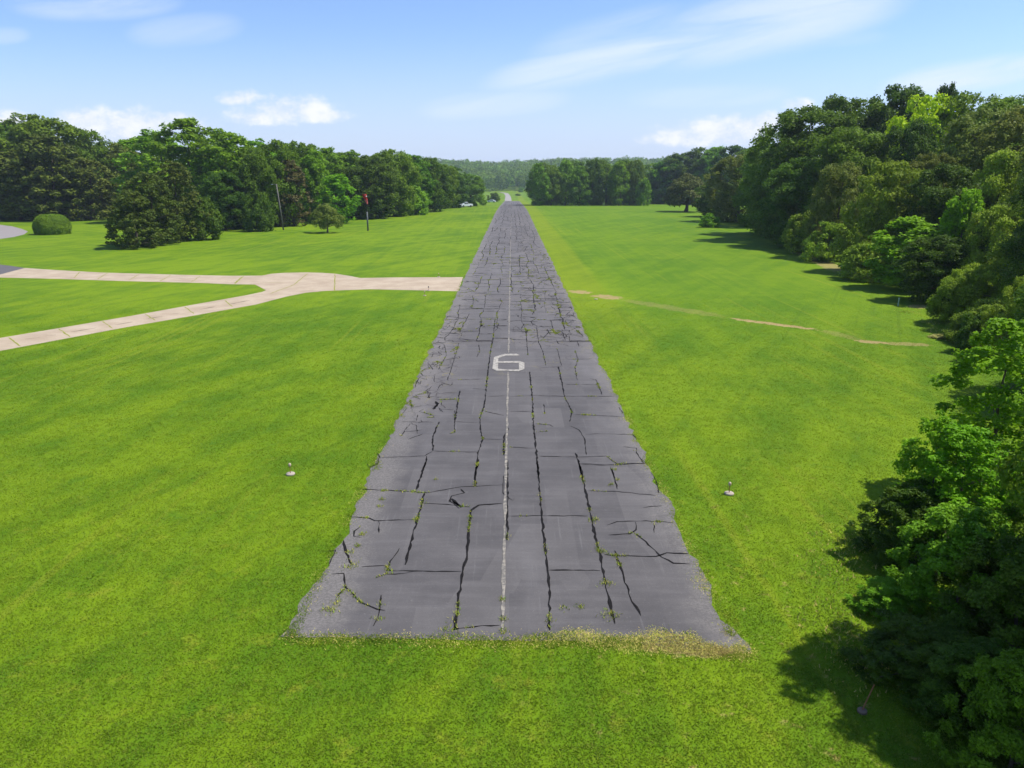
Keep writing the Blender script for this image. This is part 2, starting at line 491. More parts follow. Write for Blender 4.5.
gx = [(539, 165, 'bright'), (551, 164, 'oak'), (565, 160, 'darkoak'), (579, 162, 'oak'), (592, 159, 'darkoak'), (606, 161, 'maple'), (619, 162, 'darkoak'), (634, 158, 'maple')]
on = ['first', 'second', 'third', 'fourth', 'fifth', 'sixth', 'seventh', 'eighth', 'ninth', 'tenth']
gx = [(px, top + (-2, 3, -1, 4, 0, 3, -1, 2)[i], ('maple', 'oak', 'maple')[i % 3]) for i, (px, top, k) in enumerate(gx)]
for i, (px, top, k) in enumerate(gx):
    TREES.append((k, px, 298 + (i % 3) * 3, top, 18, '%s tree from the left in the straight edged grove beyond the runway' % on[i], GF))
TREES.append(('shrub', 643, 296, 178, 12, 'low bush at the right corner of the straight edged grove', GF))
for i, (px, top) in enumerate([(545, 163), (572, 161), (598, 160), (626, 160)]):
    TREES.append(('oak', px, 318, top, 30, 'tree half hidden in the second row of the straight edged grove', 'second row of the far grove'))
for i, (px, top, Y) in enumerate([(655, 163, 345), (668, 158, 340), (682, 153, 338), (698, 148, 335), (714, 147, 325), (730, 146, 310), (746, 148, 300)]):
    TREES.append((('oak', 'maple', 'darkoak')[i % 3], px, Y, top, 34, '%s hazy tree from the left behind the lone spreading tree' % on[i], GF))
TREES += [
 ('lone', 686, 218, 174, 43, 'lone spreading tree with visible trunk standing in the right field', GF),
 # ---- right wood
 ('darkoak', 716, 188, 181, 32, 'small dark tree at the far tip of the right wood', GR_),
 ('shrub', 709, 147, 213, 16, 'small bright bush at the far tip of the right wood', GR_),
 ('olive', 736, 166, 155, 46, 'olive tree near the far tip of the right wood', GR_),
 ('oak', 762, 150, 144, 52, 'oak stepping up from the olive tree of the right wood', GR_),
 ('oak', 772, 128, 133, 56, 'oak on the left shoulder of the big rounded tree', GR_),
 ('oak', 800, 116, 107, 84, 'big rounded oak at the left of the right wood skyline', GR_),
 ('oak', 834, 122, 98, 78, 'high rounded oak peaking over the right wood', GR_),
 ('darkoak', 884, 120, 87, 66, 'dark green tree peaking left above the yellow green tree', GR_),
 ('lime', 905, 101, 96, 58, 'bright yellow green tree high in the right wood', GR_),
 ('darkoak', 928, 122, 85, 28, 'small dark crown peeping above the yellow green tree', GR_),
 ('oak', 948, 99, 94, 72, 'tall oak just right of the yellow green tree', GR_),
 ('olive', 972, 82, 110, 86, 'large brownish olive oak right of the yellow green tree', GR_),
 ('olive', 1014, 74, 104, 86, 'brownish olive tree at the right edge of the photo', GR_),
 ('darkoak', 897, 96, 122, 54, 'dark tree below the yellow green tree', GR_),
 ('oak', 842, 100, 128, 70, 'oak in front of the high rounded one', GR_),
 ('darkoak', 800, 104, 158, 60, 'dark shaded tree at the foot of the big rounded oak', GR_),
 ('olive', 832, 90, 163, 46, 'small olive tree in front of the dark shaded one', GR_),
 ('oshrub', 803, 95, 212, 34, 'light yellow green bush on the shaded right wood edge', GR_),
 ('oshrub', 826, 86, 222, 40, 'second light bush along the shaded right wood edge', GR_),
 ('feather', 878, 76, 162, 66, 'feathery light green tree mid way in the right wood', GR_),
 ('olive', 916, 78, 154, 50, 'small brown topped tree behind the feathery one', GR_),
 ('darkoak', 930, 70, 165, 60, 'dark tree right of the brown topped one', GR_),
 ('feather', 985, 66, 152, 70, 'dull green tree under the brownish olive oaks', GR_),
 ('bright', 953, 63, 189, 38, 'green spire shaped young tree in the right wood', GR_),
 ('bright', 906, 64, 217, 64, 'bright leafy young tree at the grass edge', GR_),
 ('oshrub', 862, 70, 242, 40, 'pale olive bush at the grass edge left of the leafy tree', GR_),
 ('darkoak', 930, 57, 236, 56, 'dark green tree draped to the ground above the shadow', GR_),
 ('feather', 985, 55, 206, 56, 'grey green tree beside the spire shaped one', GR_),
 ('feather', 1004, 47, 240, 76, 'yellow green feathery tree at the right edge', GR_),
 ('oshrub', 962, 48, 268, 48, 'pale dotted bush right of the long grass shadow', GR_),
 ('oshrub', 990, 42, 300, 60, 'olive bush behind the bright foreground maple', GR_),
 ('feather', 1018, 37, 278, 56, 'olive green bushy tree behind the top of the foreground sapling', GR_),
 ('dshrub', 978, 39.5, 312, 36, 'low dark bush just above the tip of the foreground sapling', GR_),
 ('straw', 941, 43.5, 334, 18, 'dry straw coloured bush at the end of the bare dirt line', GR_),
 ('olive', 1046, 60, 120, 80, 'olive tree cut off by the right photo edge, upper', GR_),
 ('feather', 1046, 44, 212, 70, 'feathery tree cut off by the right photo edge, lower', GR_),
 # ---- right foreground
 ('sapling', 987, 20.5, 318, 104, 'tall bright green maple sapling in the right foreground', GN),
 ('sapling', 950, 16.9, 425, 84, 'shorter bright sapling leaning out left of the tall one', GN),
 ('sapling', 921, 17.8, 414, 56, 'airy sapling branch reaching left over the dark dense bush', GN),
 ('neardark', 915, 16.6, 487, 90, 'dark dense bush nearest the runway', GN),
 ('nearbush', 888, 14.4, 582, 50, 'low bright green bush in front of the dark dense one', GN),
 ('nearoak', 1052, 16.5, 400, 104, 'dark leafy young tree at the right photo edge', GN),
 ('nearbush', 955, 14.2, 510, 120, 'mid green bush below the saplings', GN),
 ('neardark', 1010, 12.6, 545, 120, 'dark bush below the leafy young tree', GN),
 ('neardark', 928, 12.1, 630, 108, 'shaded bush above the leaning stake', GN),
 ('neardark', 968, 11.0, 650, 110, 'shaded bush in the bottom right corner', GN),
 ('nearbush', 1010, 9.8, 660, 100, 'yellowish lit bush at the bottom right corner', GN),
]
for a in TREES: plant(*a)
# trees standing deeper in the woods, seen only through gaps in the front rows
for (k, px, Y, top, w) in [('oak', 28, 205, 123, 60), ('oak', 98, 210, 141, 46), ('oak', 150, 205, 139, 50), ('oak', 222, 182, 134, 50), ('maple', 262, 186, 140, 46),
                           ('oak', 290, 192, 145, 40), ('maple', 316, 202, 147, 40), ('oak', 345, 212, 153, 40), ('oak', 383, 216, 153, 38), ('maple', 404, 232, 157, 34),
                           ('oak', -45, 178, 130, 90), ('oak', -100, 176, 128, 100)]:
    plant(k, px, Y, top, w, 'tree standing deeper in the left wood, mostly hidden by the front row', 'deeper trees of the left wood')
for (k, px, Y, top, w) in [('oak', 868, 128, 108, 60), ('oak', 985, 104, 98, 80), ('oak', 1040, 92, 104, 90), ('oak', 1100, 66, 115, 110), ('oak', 780, 160, 150, 50),
                           ('darkoak', 1075, 44, 150, 110), ('darkoak', 1095, 30, 250, 130), ('nearoak', 1062, 14, 470, 110), ('darkoak', 960, 72, 180, 60), ('darkoak', 1010, 56, 200, 70)]:
    plant(k, px, Y, top, w, 'tree standing deeper in the right wood, mostly hidden by the front trees', 'deeper trees of the right wood')
def plant_at(kind, X, Y, h, R, label, group):
    px = CX + X * F / (Y * CP + H * SP)
    top = None
    v = (H - h) / Y                     # wanted drop per metre -> photo row
    top = CY + F * (v * CP - SP) / (CP + v * SP)
    return plant(kind, px, Y, top, 2 * R * F / (Y * CP + (H - h * .5) * SP) / (1.36 if Y > 24 else 1.25), label, group)
for (k, X, Y, h, R_) in [('nearoak', 11.6, 12.8, 10.2, 2.5), ('nearoak', 11.6, 9.4, 9.0, 2.3), ('nearoak', 13.5, 11.2, 12, 2.8)]:
    plant_at(k, X, Y, h, R_, 'tree standing deeper in the right wood, mostly hidden by the front trees', 'deeper trees of the right wood')
for (k, px, Y, top, w, lab) in [('dshrub', 518, 640, 193.5, 5, 'small dark bush in the meadow beyond the runway end'), ('bright', 521, 815, 187.5, 6, 'light green little tree against the hill wood'),
                                ('dshrub', 523, 660, 196, 2.5, 'tiny dark bush right of the far gravel road')]:
    plant(k, px, Y, top, w, lab, 'small trees of the far meadow')

# clipped hedge ball at the left
def clipped():
    X, Y = at(53, 234)
    root = empty('clipped_bush', (X, Y, 0)); tag(root, 'large clipped dome shaped bush on the lawn beside the grey pad', 'bush')
    r = np.random.default_rng(5)
    zc = Y * CP + H * SP
    R = 16.4 * zc / F; hh = (H - slope(215) * Y)
    n = 16000
    a = r.uniform(0, 2 * np.pi, n); u = r.random(n)
    # superellipse section: upright flanks, softly domed top
    th = np.arccos(1 - u * 1.0) * 1.0
    cr, cz = np.sin(th) ** .55, np.cos(th) ** .75
    k = 1 + .035 * np.sin(3 * a + 1) + .03 * np.sin(7 * a + 4 * th)
    lo = np.where(cz < .35, .90 + .1 * cz / .35, 1)
    P = np.stack([R * cr * np.cos(a) * k * lo, R * cr * np.sin(a) * k * lo, hh * cz * (1 + .02 * np.sin(5 * a)) + .05], 1)
    P += r.normal(0, .05, P.shape)
    N = unit(P * np.array([1, 1, 1.4]) / np.array([R, R, hh])) + r.normal(0, .35, P.shape)
    V, Fc = leaf_faces(P, N, r.uniform(.16, .3, n), r)
    me = npmesh('foliage', V, Fc); mobj('foliage', me, LM['oak'], root)
    bm = bmesh.new()
    for k in range(7):
        q = random.uniform(0, 6.28)
        tube(bm, [(.3 * math.cos(q), .3 * math.sin(q), 0), (.6 * R * math.cos(q), .6 * R * math.sin(q), hh * .6)], [.07, .03], 6)
    bobj('stems', bm, M_BARK, root)
clipped()

# ------------------------------------------------------------------ woods that read as one mass (hill and the woods behind the front rows)
def wood_mass(name, pts, hmin, hmax, leaf, nl, label, seed, mats):
    r = np.random.default_rng(seed)
    n = len(pts)
    hs = r.uniform(hmin, hmax, n)
    rs = hs * r.uniform(.32, .42, n)
    idx = np.repeat(np.arange(n), nl)
    m = len(idx)
    D = unit(r.normal(size=(m, 3)) + np.array([0, 0, .45]))
    lump = 1 + .22 * np.sin(D[:, 0] * 5 + idx) * np.cos(D[:, 1] * 5 + 2 * idx) + .12 * np.sin(D[:, 2] * 9 + idx)
    rad = rs[idx] * r.uniform(.75, 1.05, m) * lump
    X, Y = pts[idx, 0], pts[idx, 1]
    P = np.stack([X + D[:, 0] * rad, Y + D[:, 1] * rad, terr(X, Y) + hs[idx] * .52 + D[:, 2] * hs[idx] * .48 * lump * .92], 1)
    N = D + r.normal(0, .45, (m, 3))
    V, Fc = leaf_faces(P, N, leaf * r.uniform(.7, 1.4, m), r, .8, .12)
    me = npmesh(name, V, Fc)
    for k in mats: me.materials.append(LM[k])
    tm = r.integers(0, len(mats), n)
    me.polygons.foreach_set('material_index', tm[idx].astype(np.int32))
    o = mobj(name, me)
    tag(o, label, 'woods', None, 'stuff')
def jitter_grid(x0, x1, y0, y1, s, seed, keep):
    r = np.random.default_rng(seed)
    gx, gy = np.meshgrid(np.arange(x0, x1, s), np.arange(y0, y1, s))
    P = np.stack([gx.ravel(), gy.ravel()], 1) + r.uniform(-.42 * s, .42 * s, (gx.size, 2))
    return P[keep(P)]
pts = jitter_grid(-420, 460, 822, 1235, 10, 3, lambda P: (P[:, 1] > 830 + 10 * np.sin(P[:, 0] / 23)))
wood_mass('hill_wood', pts, 13, 19, 2.0, 110, 'unbroken blue green wood covering the far hill', 11, ['oak', 'maple', 'darkoak' if False else 'dark', 'oak'])
def kl(P): return (P[:, 0] < -75 - .0 * P[:, 1]) & (P[:, 0] > -420)
pts = np.concatenate([jitter_grid(-330, -82, 235, 520, 11, 4, lambda P: P[:, 0] < -62 - (P[:, 1] - 235) * .07),
                      jitter_grid(70, 330, 365, 560, 11, 6, lambda P: P[:, 0] > 40)])
wood_mass('side_wood', pts, 12, 16, 1.2, 120, 'dense wood continuing behind the front rows of trees', 12, ['oak', 'dark', 'oak'])

# ------------------------------------------------------------------ ground sheet
xs = np.unique(np.concatenate([np.linspace(-60, 60, 61), np.linspace(-450, 450, 61), [-3000, -1500, -800, 800, 1500, 3000]]))
ys = np.unique(np.concatenate([np.linspace(-60, 200, 27), np.linspace(200, 480, 57), np.linspace(480, 1300, 42), [-300, 2000, 3000, 4000], PY[1:-1]]))
gx, gy = np.meshgrid(xs, ys)
V = np.stack([gx.ravel(), gy.ravel(), terr(gx.ravel(), gy.ravel())], 1)
nx, ny = len(xs), len(ys)
ii, jj = np.meshgrid(np.arange(nx - 1), np.arange(ny - 1))
a = (jj * nx + ii).ravel()
me = npmesh('ground', V, np.stack([a, a + 1, a + nx + 1, a + nx], 1), True)
tag(mobj('ground', me, M_GROUND), None, None, None, 'structure')

# ------------------------------------------------------------------ runway
t = NT('runway_asphalt'); p = t.pos(); s = t.sep(p)
sp = t.noise(p, 38, 4, .75)
md = t.noise(p, .55, 5, .6)
lg = t.noise(t.scale(p, (1, .25, 1)), .35, 4, .6)
c = t.mix(t.ramp(md, .3, .7), (.080, .073, .071), (.116, .106, .102))
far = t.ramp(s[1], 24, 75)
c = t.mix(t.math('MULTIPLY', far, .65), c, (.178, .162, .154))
c = t.mix(t.math('MULTIPLY', t.ramp(lg, .5, .7), .35), c, (.20, .188, .185))
tv = t.noise(t.scale(p, (.35, 3.2, 1)), 1.0, 5, .7)
c = t.mix(t.math('MULTIPLY', t.ramp(tv, .45, .68), .18), c, (.215, .20, .195))
c = t.mix(t.math('MULTIPLY', t.ramp(tv, .54, .34), .16), c, (.075, .07, .072))
c = t.mix(t.math('MULTIPLY', t.ramp(t.noise(p, 9, 4, .7), .6, .74), .3), c, (.26, .245, .235))
# separate paving pulls and repairs differ a little in tone
pv = t.n('ShaderNodeTexVoronoi', feature='F1', distance='CHEBYCHEV'); pv.inputs['Scale'].default_value = 1.0; pv.inputs['Randomness'].default_value = .8
t.l(t.scale(p, (.62, .17, 1)), pv.inputs['Vector'])
pc = t.sep(pv.outputs['Color'])
c = t.mix(t.math('MULTIPLY', t.ramp(pc[0], .3, 1.0), .22), c, (.205, .188, .175))
c = t.mix(t.math('MULTIPLY', t.ramp(pc[1], .5, 1.0), .24), c, (.062, .056, .054))
c = t.mix(t.math('MULTIPLY', t.ramp(t.noise(p, 22, 3, .8), .58, .72), .35), c, (.24, .22, .20))
# scuffed pale streaks along the strip
st = t.noise(t.scale(p, (9, .35, 1)), 1.0, 3, .6)
c = t.mix(t.math('MULTIPLY', t.ramp(st, .6, .75), .22), c, (.26, .245, .235))
# worn gravelly shoulders
ax = t.math('ABSOLUTE', s[0])
ed = t.math('ADD', t.math('MAXIMUM', ax, t.math('MULTIPLY_ADD', s[0], -1.0, .45)), t.math('MULTIPLY', t.noise(p, .9, 6, .7), 1.9))
edm = t.ramp(ed, 4.7, 5.6)
c = t.mix(t.math('MULTIPLY', edm, .55), c, t.mix(t.ramp(t.noise(p, 17, 4, .7), .35, .65), (.15, .135, .12), (.29, .265, .235)))
# alligator cracking in the worn middle stretch
vo = t.n('ShaderNodeTexVoronoi', feature='DISTANCE_TO_EDGE'); vo.inputs['Scale'].default_value = 1.15
dn = t.n('ShaderNodeVectorMath', operation='ADD'); t.l(p, dn.inputs[0])
cn = t.n('ShaderNodeTexNoise'); t.l(p, cn.inputs['Vector']); cn.inputs['Scale'].default_value = 1.6
sc_ = t.n('ShaderNodeVectorMath', operation='SCALE'); t.l(cn.outputs[1], sc_.inputs[0]); sc_.inputs['Scale'].default_value = .7
t.l(sc_.outputs[0], dn.inputs[1]); t.l(t.scale(dn.outputs[0], (1, .7, 1)), vo.inputs['Vector'])
ck = t.math('SUBTRACT', 1.0, t.ramp(vo.outputs['Distance'], .012, .045))
zone = t.ramp(t.math('ADD', t.noise(p, .11, 3, .6), t.math('MULTIPLY', t.ramp(s[0], -1.5, 3.0), .12)), .52, .62)
zone = t.math('MULTIPLY', zone, t.ramp(s[1], 30, 45))
lz = t.math('MULTIPLY', t.math('SUBTRACT', 1.0, t.ramp(s[0], -3.3, -2.3)), t.math('MULTIPLY', t.ramp(s[1], 26, 32), t.math('SUBTRACT', 1.0, t.ramp(s[1], 46, 60))))
zone = t.math('MAXIMUM', zone, t.math('MULTIPLY', lz, .9))
ckc = t.mix(t.ramp(t.noise(p, .9, 3, .6), .5, .62), (.035, .03, .03), (.22, .19, .06))
c = t.mix(t.math('MULTIPLY', t.math('MULTIPLY', ck, zone), .85), c, ckc)
c = t.mix(t.math('MULTIPLY', zone, .25), c, (.20, .175, .16))
c = t.mix(t.math('MULTIPLY', t.ramp(sp, .3, .7), .5), t.mix(.4, c, (.04, .04, .04)), c)
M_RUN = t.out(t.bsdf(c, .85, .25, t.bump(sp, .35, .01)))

rr = random.Random(3)
XL, XR = -4.60, 4.60
def ragged(u, k): return .15 * mnoise.noise(Vector((u * .9, k, 0))) + .13 * mnoise.noise(Vector((u * 3.1, k, 4)))
def edge_x(Y): return (XL + ragged(Y, 1.5) - .30 * max(0, 1 - (Y - 13.4) / 2.2) ** 1.5, XR + ragged(Y, 9.5) + .28 * max(0, 1 - (Y - 13) / 2.0) ** 1.5)
near_l = [at(284, 637)[1], at(738, 654)[1]]
ysr = list(np.arange(0, 40, .3)) + list(np.arange(40, 200, 1.0)) + list(np.arange(200, 466, 5.0))
V, Fq = [], []
cols = 22
Yn = lambda f: near_l[0] + (at(512, 641)[1] - near_l[0]) * min(f * 2, 1) if f < .5 else at(512, 641)[1] + (near_l[1] - at(512, 641)[1]) * max(0, (f - .62) / .38) ** 1.2
NF = lambda Y: Y
yss = [y for y in sorted(set(list(np.round(np.arange(0, 30, .3), 3)) + list(np.arange(31, 205, 1.0)) + list(np.arange(205, 466, 5.0)) + [314, 360, 465]))]
for y in yss:
    for k in range(cols + 1):
        f = k / cols
        y0 = Yn(f) + .06 * mnoise.noise(Vector((f * 26, 7, 1)))
        Y = y0 + y * (1 - y0 / 465) if y < 465 else 465
        l, r_ = edge_x(Y)
        X = l + (r_ - l) * f
        V.append((X, Y, float(np.interp(Y, PY, PZ)) + .012))
m = cols + 1
for j in range(len(yss) - 1):
    for k in range(cols):
        a = j * m + k; Fq.append((a, a + 1, a + m + 1, a + m))
me = npmesh('runway', V, Fq, True)
RUN = mobj('runway', me, M_RUN); tag(RUN, None, None, None, 'structure')

def ribbon(polys, z, jit=.02, seg=.25, seed=1):
    """polys: list of (world points, width)"""
    r = random.Random(seed)
    V, Fq = [], []
    for pts, w in polys:
        P = [np.array(q, float) for q in pts]
        Q = [P[0]]
        for a, b in zip(P, P[1:]):
            L = np.linalg.norm(b - a); n = max(1, int(L / seg))
            for k in range(1, n + 1):
                q = a + (b - a) * k / n
                if k < n: q = q + np.array([r.gauss(0, jit), r.gauss(0, jit)])
                Q.append(q)
        b0 = len(V)
        for i, q in enumerate(Q):
            d = Q[min(i + 1, len(Q) - 1)] - Q[max(i - 1, 0)]
            d = d / (np.linalg.norm(d) + 1e-9); nn = np.array([-d[1], d[0]])
            ww = w * (r.uniform(.3, 1.5) if jit < .0185 else r.uniform(.55, 1.35)) * (.35 if i in (0, len(Q) - 1) else 1) / 2
            zz = float(np.interp(q[1], PY, PZ)) + z
            V.append((q[0] + nn[0] * ww, q[1] + nn[1] * ww, zz)); V.append((q[0] - nn[0] * ww, q[1] - nn[1] * ww, zz))
        for i in range(len(Q) - 1):
            a = b0 + 2 * i; Fq.append((a, a + 1, a + 3, a + 2))
    return V, Fq
def zz(pts, ox, oy, sc): return [at(ox + x / sc, oy + y / sc) for x, y in pts]
CR = []
def add(ox, oy, sc, w, *lines):
    for ln in lines: CR.append((zz(ln, ox, oy, sc), w))
A = (260, 460, 3.838)
add(*A, .05, [(370, 113), (500, 118), (640, 128), (770, 105), (930, 97)], [(630, 168), (720, 172), (805, 182)], [(330, 217), (420, 225), (440, 235), (600, 230)],
    [(240, 352), (290, 348), (262, 408)], [(390, 412), (480, 407), (500, 427), (600, 428), (775, 430)], [(535, 340), (500, 390), (480, 440), (445, 455)],
    [(275, 440), (322, 437), (328, 490), (390, 550), (450, 575), (480, 580)], [(328, 490), (295, 530)], [(465, 520), (457, 590), (435, 640)],
    [(385, 258), (362, 275), (360, 295), (390, 300)], [(480, 440), (555, 437), (600, 428)], [(745, 650), (820, 643), (920, 637)], [(455, 235), (457, 282)],
    [(412, 15), (420, 30), (450, 18), (455, 0)])
add(*A, .085, [(640, 0), (600, 115)], [(632, 128), (600, 240), (557, 405)], [(840, 0), (828, 40), (824, 100)], [(770, 112), (785, 128), (735, 140), (728, 160), (750, 175), (765, 188)],
    [(930, 168), (840, 175), (810, 195), (800, 280), (795, 370), (778, 430), (760, 560), (745, 655)], [(320, 310), (330, 360), (355, 405)], [(740, 160), (775, 182)])
B = (500, 460, 3.838)
add(*B, .075, [(28, 0), (30, 80), (28, 200), (27, 310)], [(143, 0), (152, 120), (160, 210), (172, 330), (185, 440), (192, 655)], [(440, 350), (470, 430), (500, 530), (540, 600)])
add(*B, .10, [(300, 0), (325, 100), (350, 220), (370, 310), (390, 400), (415, 520), (440, 630)])
add(*B, .045, [(15, 60), (12, 130), (50, 158), (56, 148)], [(30, 217), (155, 215), (335, 217)], [(310, 18), (390, 22), (480, 18), (560, 15), (545, 0)], [(335, 120), (450, 122), (600, 138)],
    [(430, 30), (450, 115)], [(548, 185), (580, 180), (620, 178)], [(410, 252), (450, 238), (560, 235), (660, 242)], [(590, 245), (592, 282)], [(580, 50), (600, 80), (610, 130)])
add(*B, .06, [(415, 290), (500, 285), (522, 270), (520, 240)], [(520, 285), (560, 315), (620, 375), (665, 398), (735, 402)],
    [(400, 365), (470, 370), (600, 372), (640, 358), (725, 362)], [(188, 425), (280, 425), (385, 427)])
C_ = (360, 320, 4.8)
add(*C_, .075, [(648, 0), (640, 80), (625, 160), (615, 240), (605, 340), (595, 420), (575, 470), (580, 540), (590, 570), (565, 640), (562, 700), (550, 768)],
    [(480, 340), (465, 430), (455, 490)], [(380, 490), (350, 560), (350, 630)], [(320, 655), (315, 690), (295, 750)], [(690, 650), (692, 560), (715, 520)], [(360, 385), (460, 382)], [(345, 430), (380, 400)])
add(*C_, .045, [(455, 490), (580, 497)], [(475, 110), (440, 230), (420, 290)], [(350, 630), (400, 632), (570, 637)], [(80, 640), (95, 660), (80, 690), (40, 710)],
    [(95, 662), (230, 658), (310, 655), (350, 630)], [(590, 572), (690, 577)], [(320, 372), (380, 368)], [(320, 470), (360, 468)], [(540, 330), (600, 335)], [(610, 368), (700, 366)],
    [(200, 540), (300, 530)], [(230, 575), (300, 550)], [(240, 500), (195, 560)], [(710, 270), (705, 320)], [(405, 120), (415, 170), (375, 240)], [(330, 210), (350, 240)],
    [(385, 430), (450, 432)], [(455, 435), (455, 540), (430, 548)], [(570, 120), (575, 150), (560, 180)], [(180, 490), (360, 492)], [(400, 350), (480, 352)], [(430, 290), (580, 285)], [(600, 440), (690, 460)])
D_ = (500, 320, 4.8)
add(*D_, .085, [(142, 250), (155, 370), (160, 500), (170, 600), (180, 700), (185, 768)], [(280, 225), (295, 290), (310, 370), (345, 440), (335, 490)], [(360, 640), (380, 690), (395, 768)])
add(*D_, .05, [(125, 50), (130, 130), (135, 170)], [(175, 30), (185, 110), (205, 150), (220, 220)], [(275, 140), (295, 220)], [(335, 510), (380, 530), (405, 570), (415, 650)],
    [(40, 368), (180, 365), (310, 368), (550, 368)], [(50, 440), (150, 440)], [(350, 455), (430, 458), (580, 465)], [(45, 612), (170, 618)],
    [(185, 655), (365, 660), (440, 658), (510, 655), (560, 690), (690, 690), (655, 640), (655, 617), (590, 610)], [(385, 690), (490, 697), (560, 697)],
    [(410, 550), (480, 548), (590, 550), (635, 550), (660, 575)], [(170, 500), (240, 505), (255, 515)], [(180, 540), (230, 535)], [(210, 405), (215, 450)],
    [(310, 310), (400, 312), (470, 312), (490, 360)], [(430, 283), (460, 288), (470, 312)], [(360, 150), (375, 190), (360, 230), (370, 290)], [(370, 100), (380, 130)], [(300, 60), (315, 100)],
    [(200, 95), (270, 95), (280, 115), (330, 125)], [(190, 232), (300, 225)], [(370, 238), (410, 236)], [(320, 190), (440, 188)], [(530, 705), (550, 768)], [(570, 420), (590, 450)])
CR = [(q, w * .72) for q, w in CR]
# further off: broken paving seams and short cross cracks
r = random.Random(21)
SX = [-4.5, -3.75, -3.0, -2.1, -1.1, -.25, .78, 1.75, 2.6, 3.5, 4.5]
def seam_x(k, y): return SX[k] + .42 * mnoise.noise(Vector((y * .13, k * 7.3, 0))) + .16 * mnoise.noise(Vector((y * .7, k * 3.1, 5)))
for k in range(1, len(SX) - 1):
    y = 42 + r.uniform(0, 4)
    while y < 430:
        L = r.uniform(3, 14) * (1 + y / 200)
        n = max(3, int(L / .9))
        P = [(seam_x(k, y + L * q / n), y + L * q / n) for q in range(n + 1)]
        if r.random() < .76: CR.append((P, r.uniform(.016, .05) * (1 + y / 120)))
        y += L + r.uniform(.1, 2.5) * (1 + y / 150)
for k in range(len(SX) - 1):
    y = 42 + r.uniform(0, 2)
    while y < 330:
        k2 = min(len(SX) - 1, k + r.choice((1, 1, 1, 2, 3)))
        a, b = seam_x(k, y), seam_x(k2, y)
        n = max(3, int((b - a) / .3)); dy = r.gauss(0, .15)
        P = [(a + (b - a) * q / n, y + dy * q / n + r.gauss(0, .045)) for q in range(n + 1)]
        CR.append((P, r.uniform(.04, .12) * (.6 + y / 80)))
        y += r.uniform(.9, 3.4) * (1 + y / 130)
for k in range(420):      # crazed bits, mostly in the right half of the middle stretch
    x, y = (r.uniform(.5, 4.3) if r.random() < .65 else r.uniform(-4.3, 4.3)), 44 + 110 * r.random() ** 1.3
    P = [(x, y)]
    for q in range(r.randint(2, 5)):
        x += r.gauss(0, .3); y += r.gauss(0, .55); P.append((max(-4.4, min(4.4, x)), y))
    CR.append((P, r.uniform(.02, .055)))
for k in range(60):       # crumbling left shoulder
    x, y = r.uniform(-4.45, -3.0), 27 + 24 * r.random()
    P = [(x, y)]
    for q in range(r.randint(2, 4)):
        x += r.gauss(0, .22); y += r.gauss(0, .4); P.append((max(-4.5, min(-2.8, x)), y))
    CR.append((P, r.uniform(.02, .04)))
CR.append((zz([(735, 150), (752, 168), (772, 184)], *A), .13)); CR.append((zz([(362, 392), (372, 408), (352, 432)], *C_), .10)); CR.append((zz([(735, 655), (750, 648), (765, 650)], *A), .12))
V, Fq = ribbon(CR, .018, .011, .16)
M_SEAL = plain('crack_sealant', (.013, .012, .012), .95, .05, .4, 3)
mobj('crack_sealant', npmesh('crack_sealant', V, Fq), M_SEAL, RUN)

# paint
t = NT('worn_white_paint'); p = t.pos()
w = t.ramp(t.noise(p, 5.5, 6, .75), .40, .66)
w2 = t.ramp(t.noise(p, .8, 3, .6), .3, .6)
c = t.mix(t.math('MULTIPLY', w, t.math('MULTIPLY_ADD', w2, .4, .6)), (.12, .112, .10), (.33, .295, .235))
M_LINE = t.out(t.bsdf(c, .8, .2))
t = NT('number_paint'); p = t.pos()
w = t.ramp(t.noise(p, 7, 6, .75), .36, .58)
M_NUM = t.out(t.bsdf(t.mix(w, (.17, .157, .135), (.36, .335, .285)), .75, .2))
lp = [at(502.5, 637), at(505, 500), at(508.6, 373.5)]
dash = [([at(502.5, 637), at(504.3, 540), at(506.6, 440), at(508.2, 372)],   .072), ([at(508.6, 353.5), at(509.6, 300), at(510.2, 262)], .10)]
xq = dash[1][0][-1][0]
V, Fq = ribbon(dash + [([(xq, 84), (xq, 118)], .10), ([(xq, 124), (xq + .05, 190)], .08)], .024, .006, .35, 5)
mobj('centre_line', npmesh('centre_line', V, Fq), M_LINE, RUN)
NUM = [[(190, 525), (215, 345), (282, 345), (276, 532), (250, 548)],
       [(215, 345), (375, 297), (400, 320), (282, 360)], [(375, 297), (560, 293), (614, 316), (570, 323), (400, 321)],
       [(280, 411), (600, 407), (640, 434), (280, 434)], [(600, 407), (682, 432), (682, 530), (600, 548), (597, 436)],
       [(190, 525), (276, 525), (420, 540), (600, 538), (682, 528), (590, 566), (420, 556), (255, 556)]]
bm = bmesh.new()
for k, poly in enumerate(NUM):
    bm.faces.new([bm.verts.new((*at(480 + x / 15.37, 335 + y / 15.37), .0240 + .0012 * k)) for x, y in poly])
bmesh.ops.triangulate(bm, faces=list(bm.faces))
bmesh.ops.recalc_face_normals(bm, faces=list(bm.faces))
for f in bm.faces:
    if f.normal.z < 0: f.normal_flip()
bobj('runway_number', bm, M_NUM, RUN)

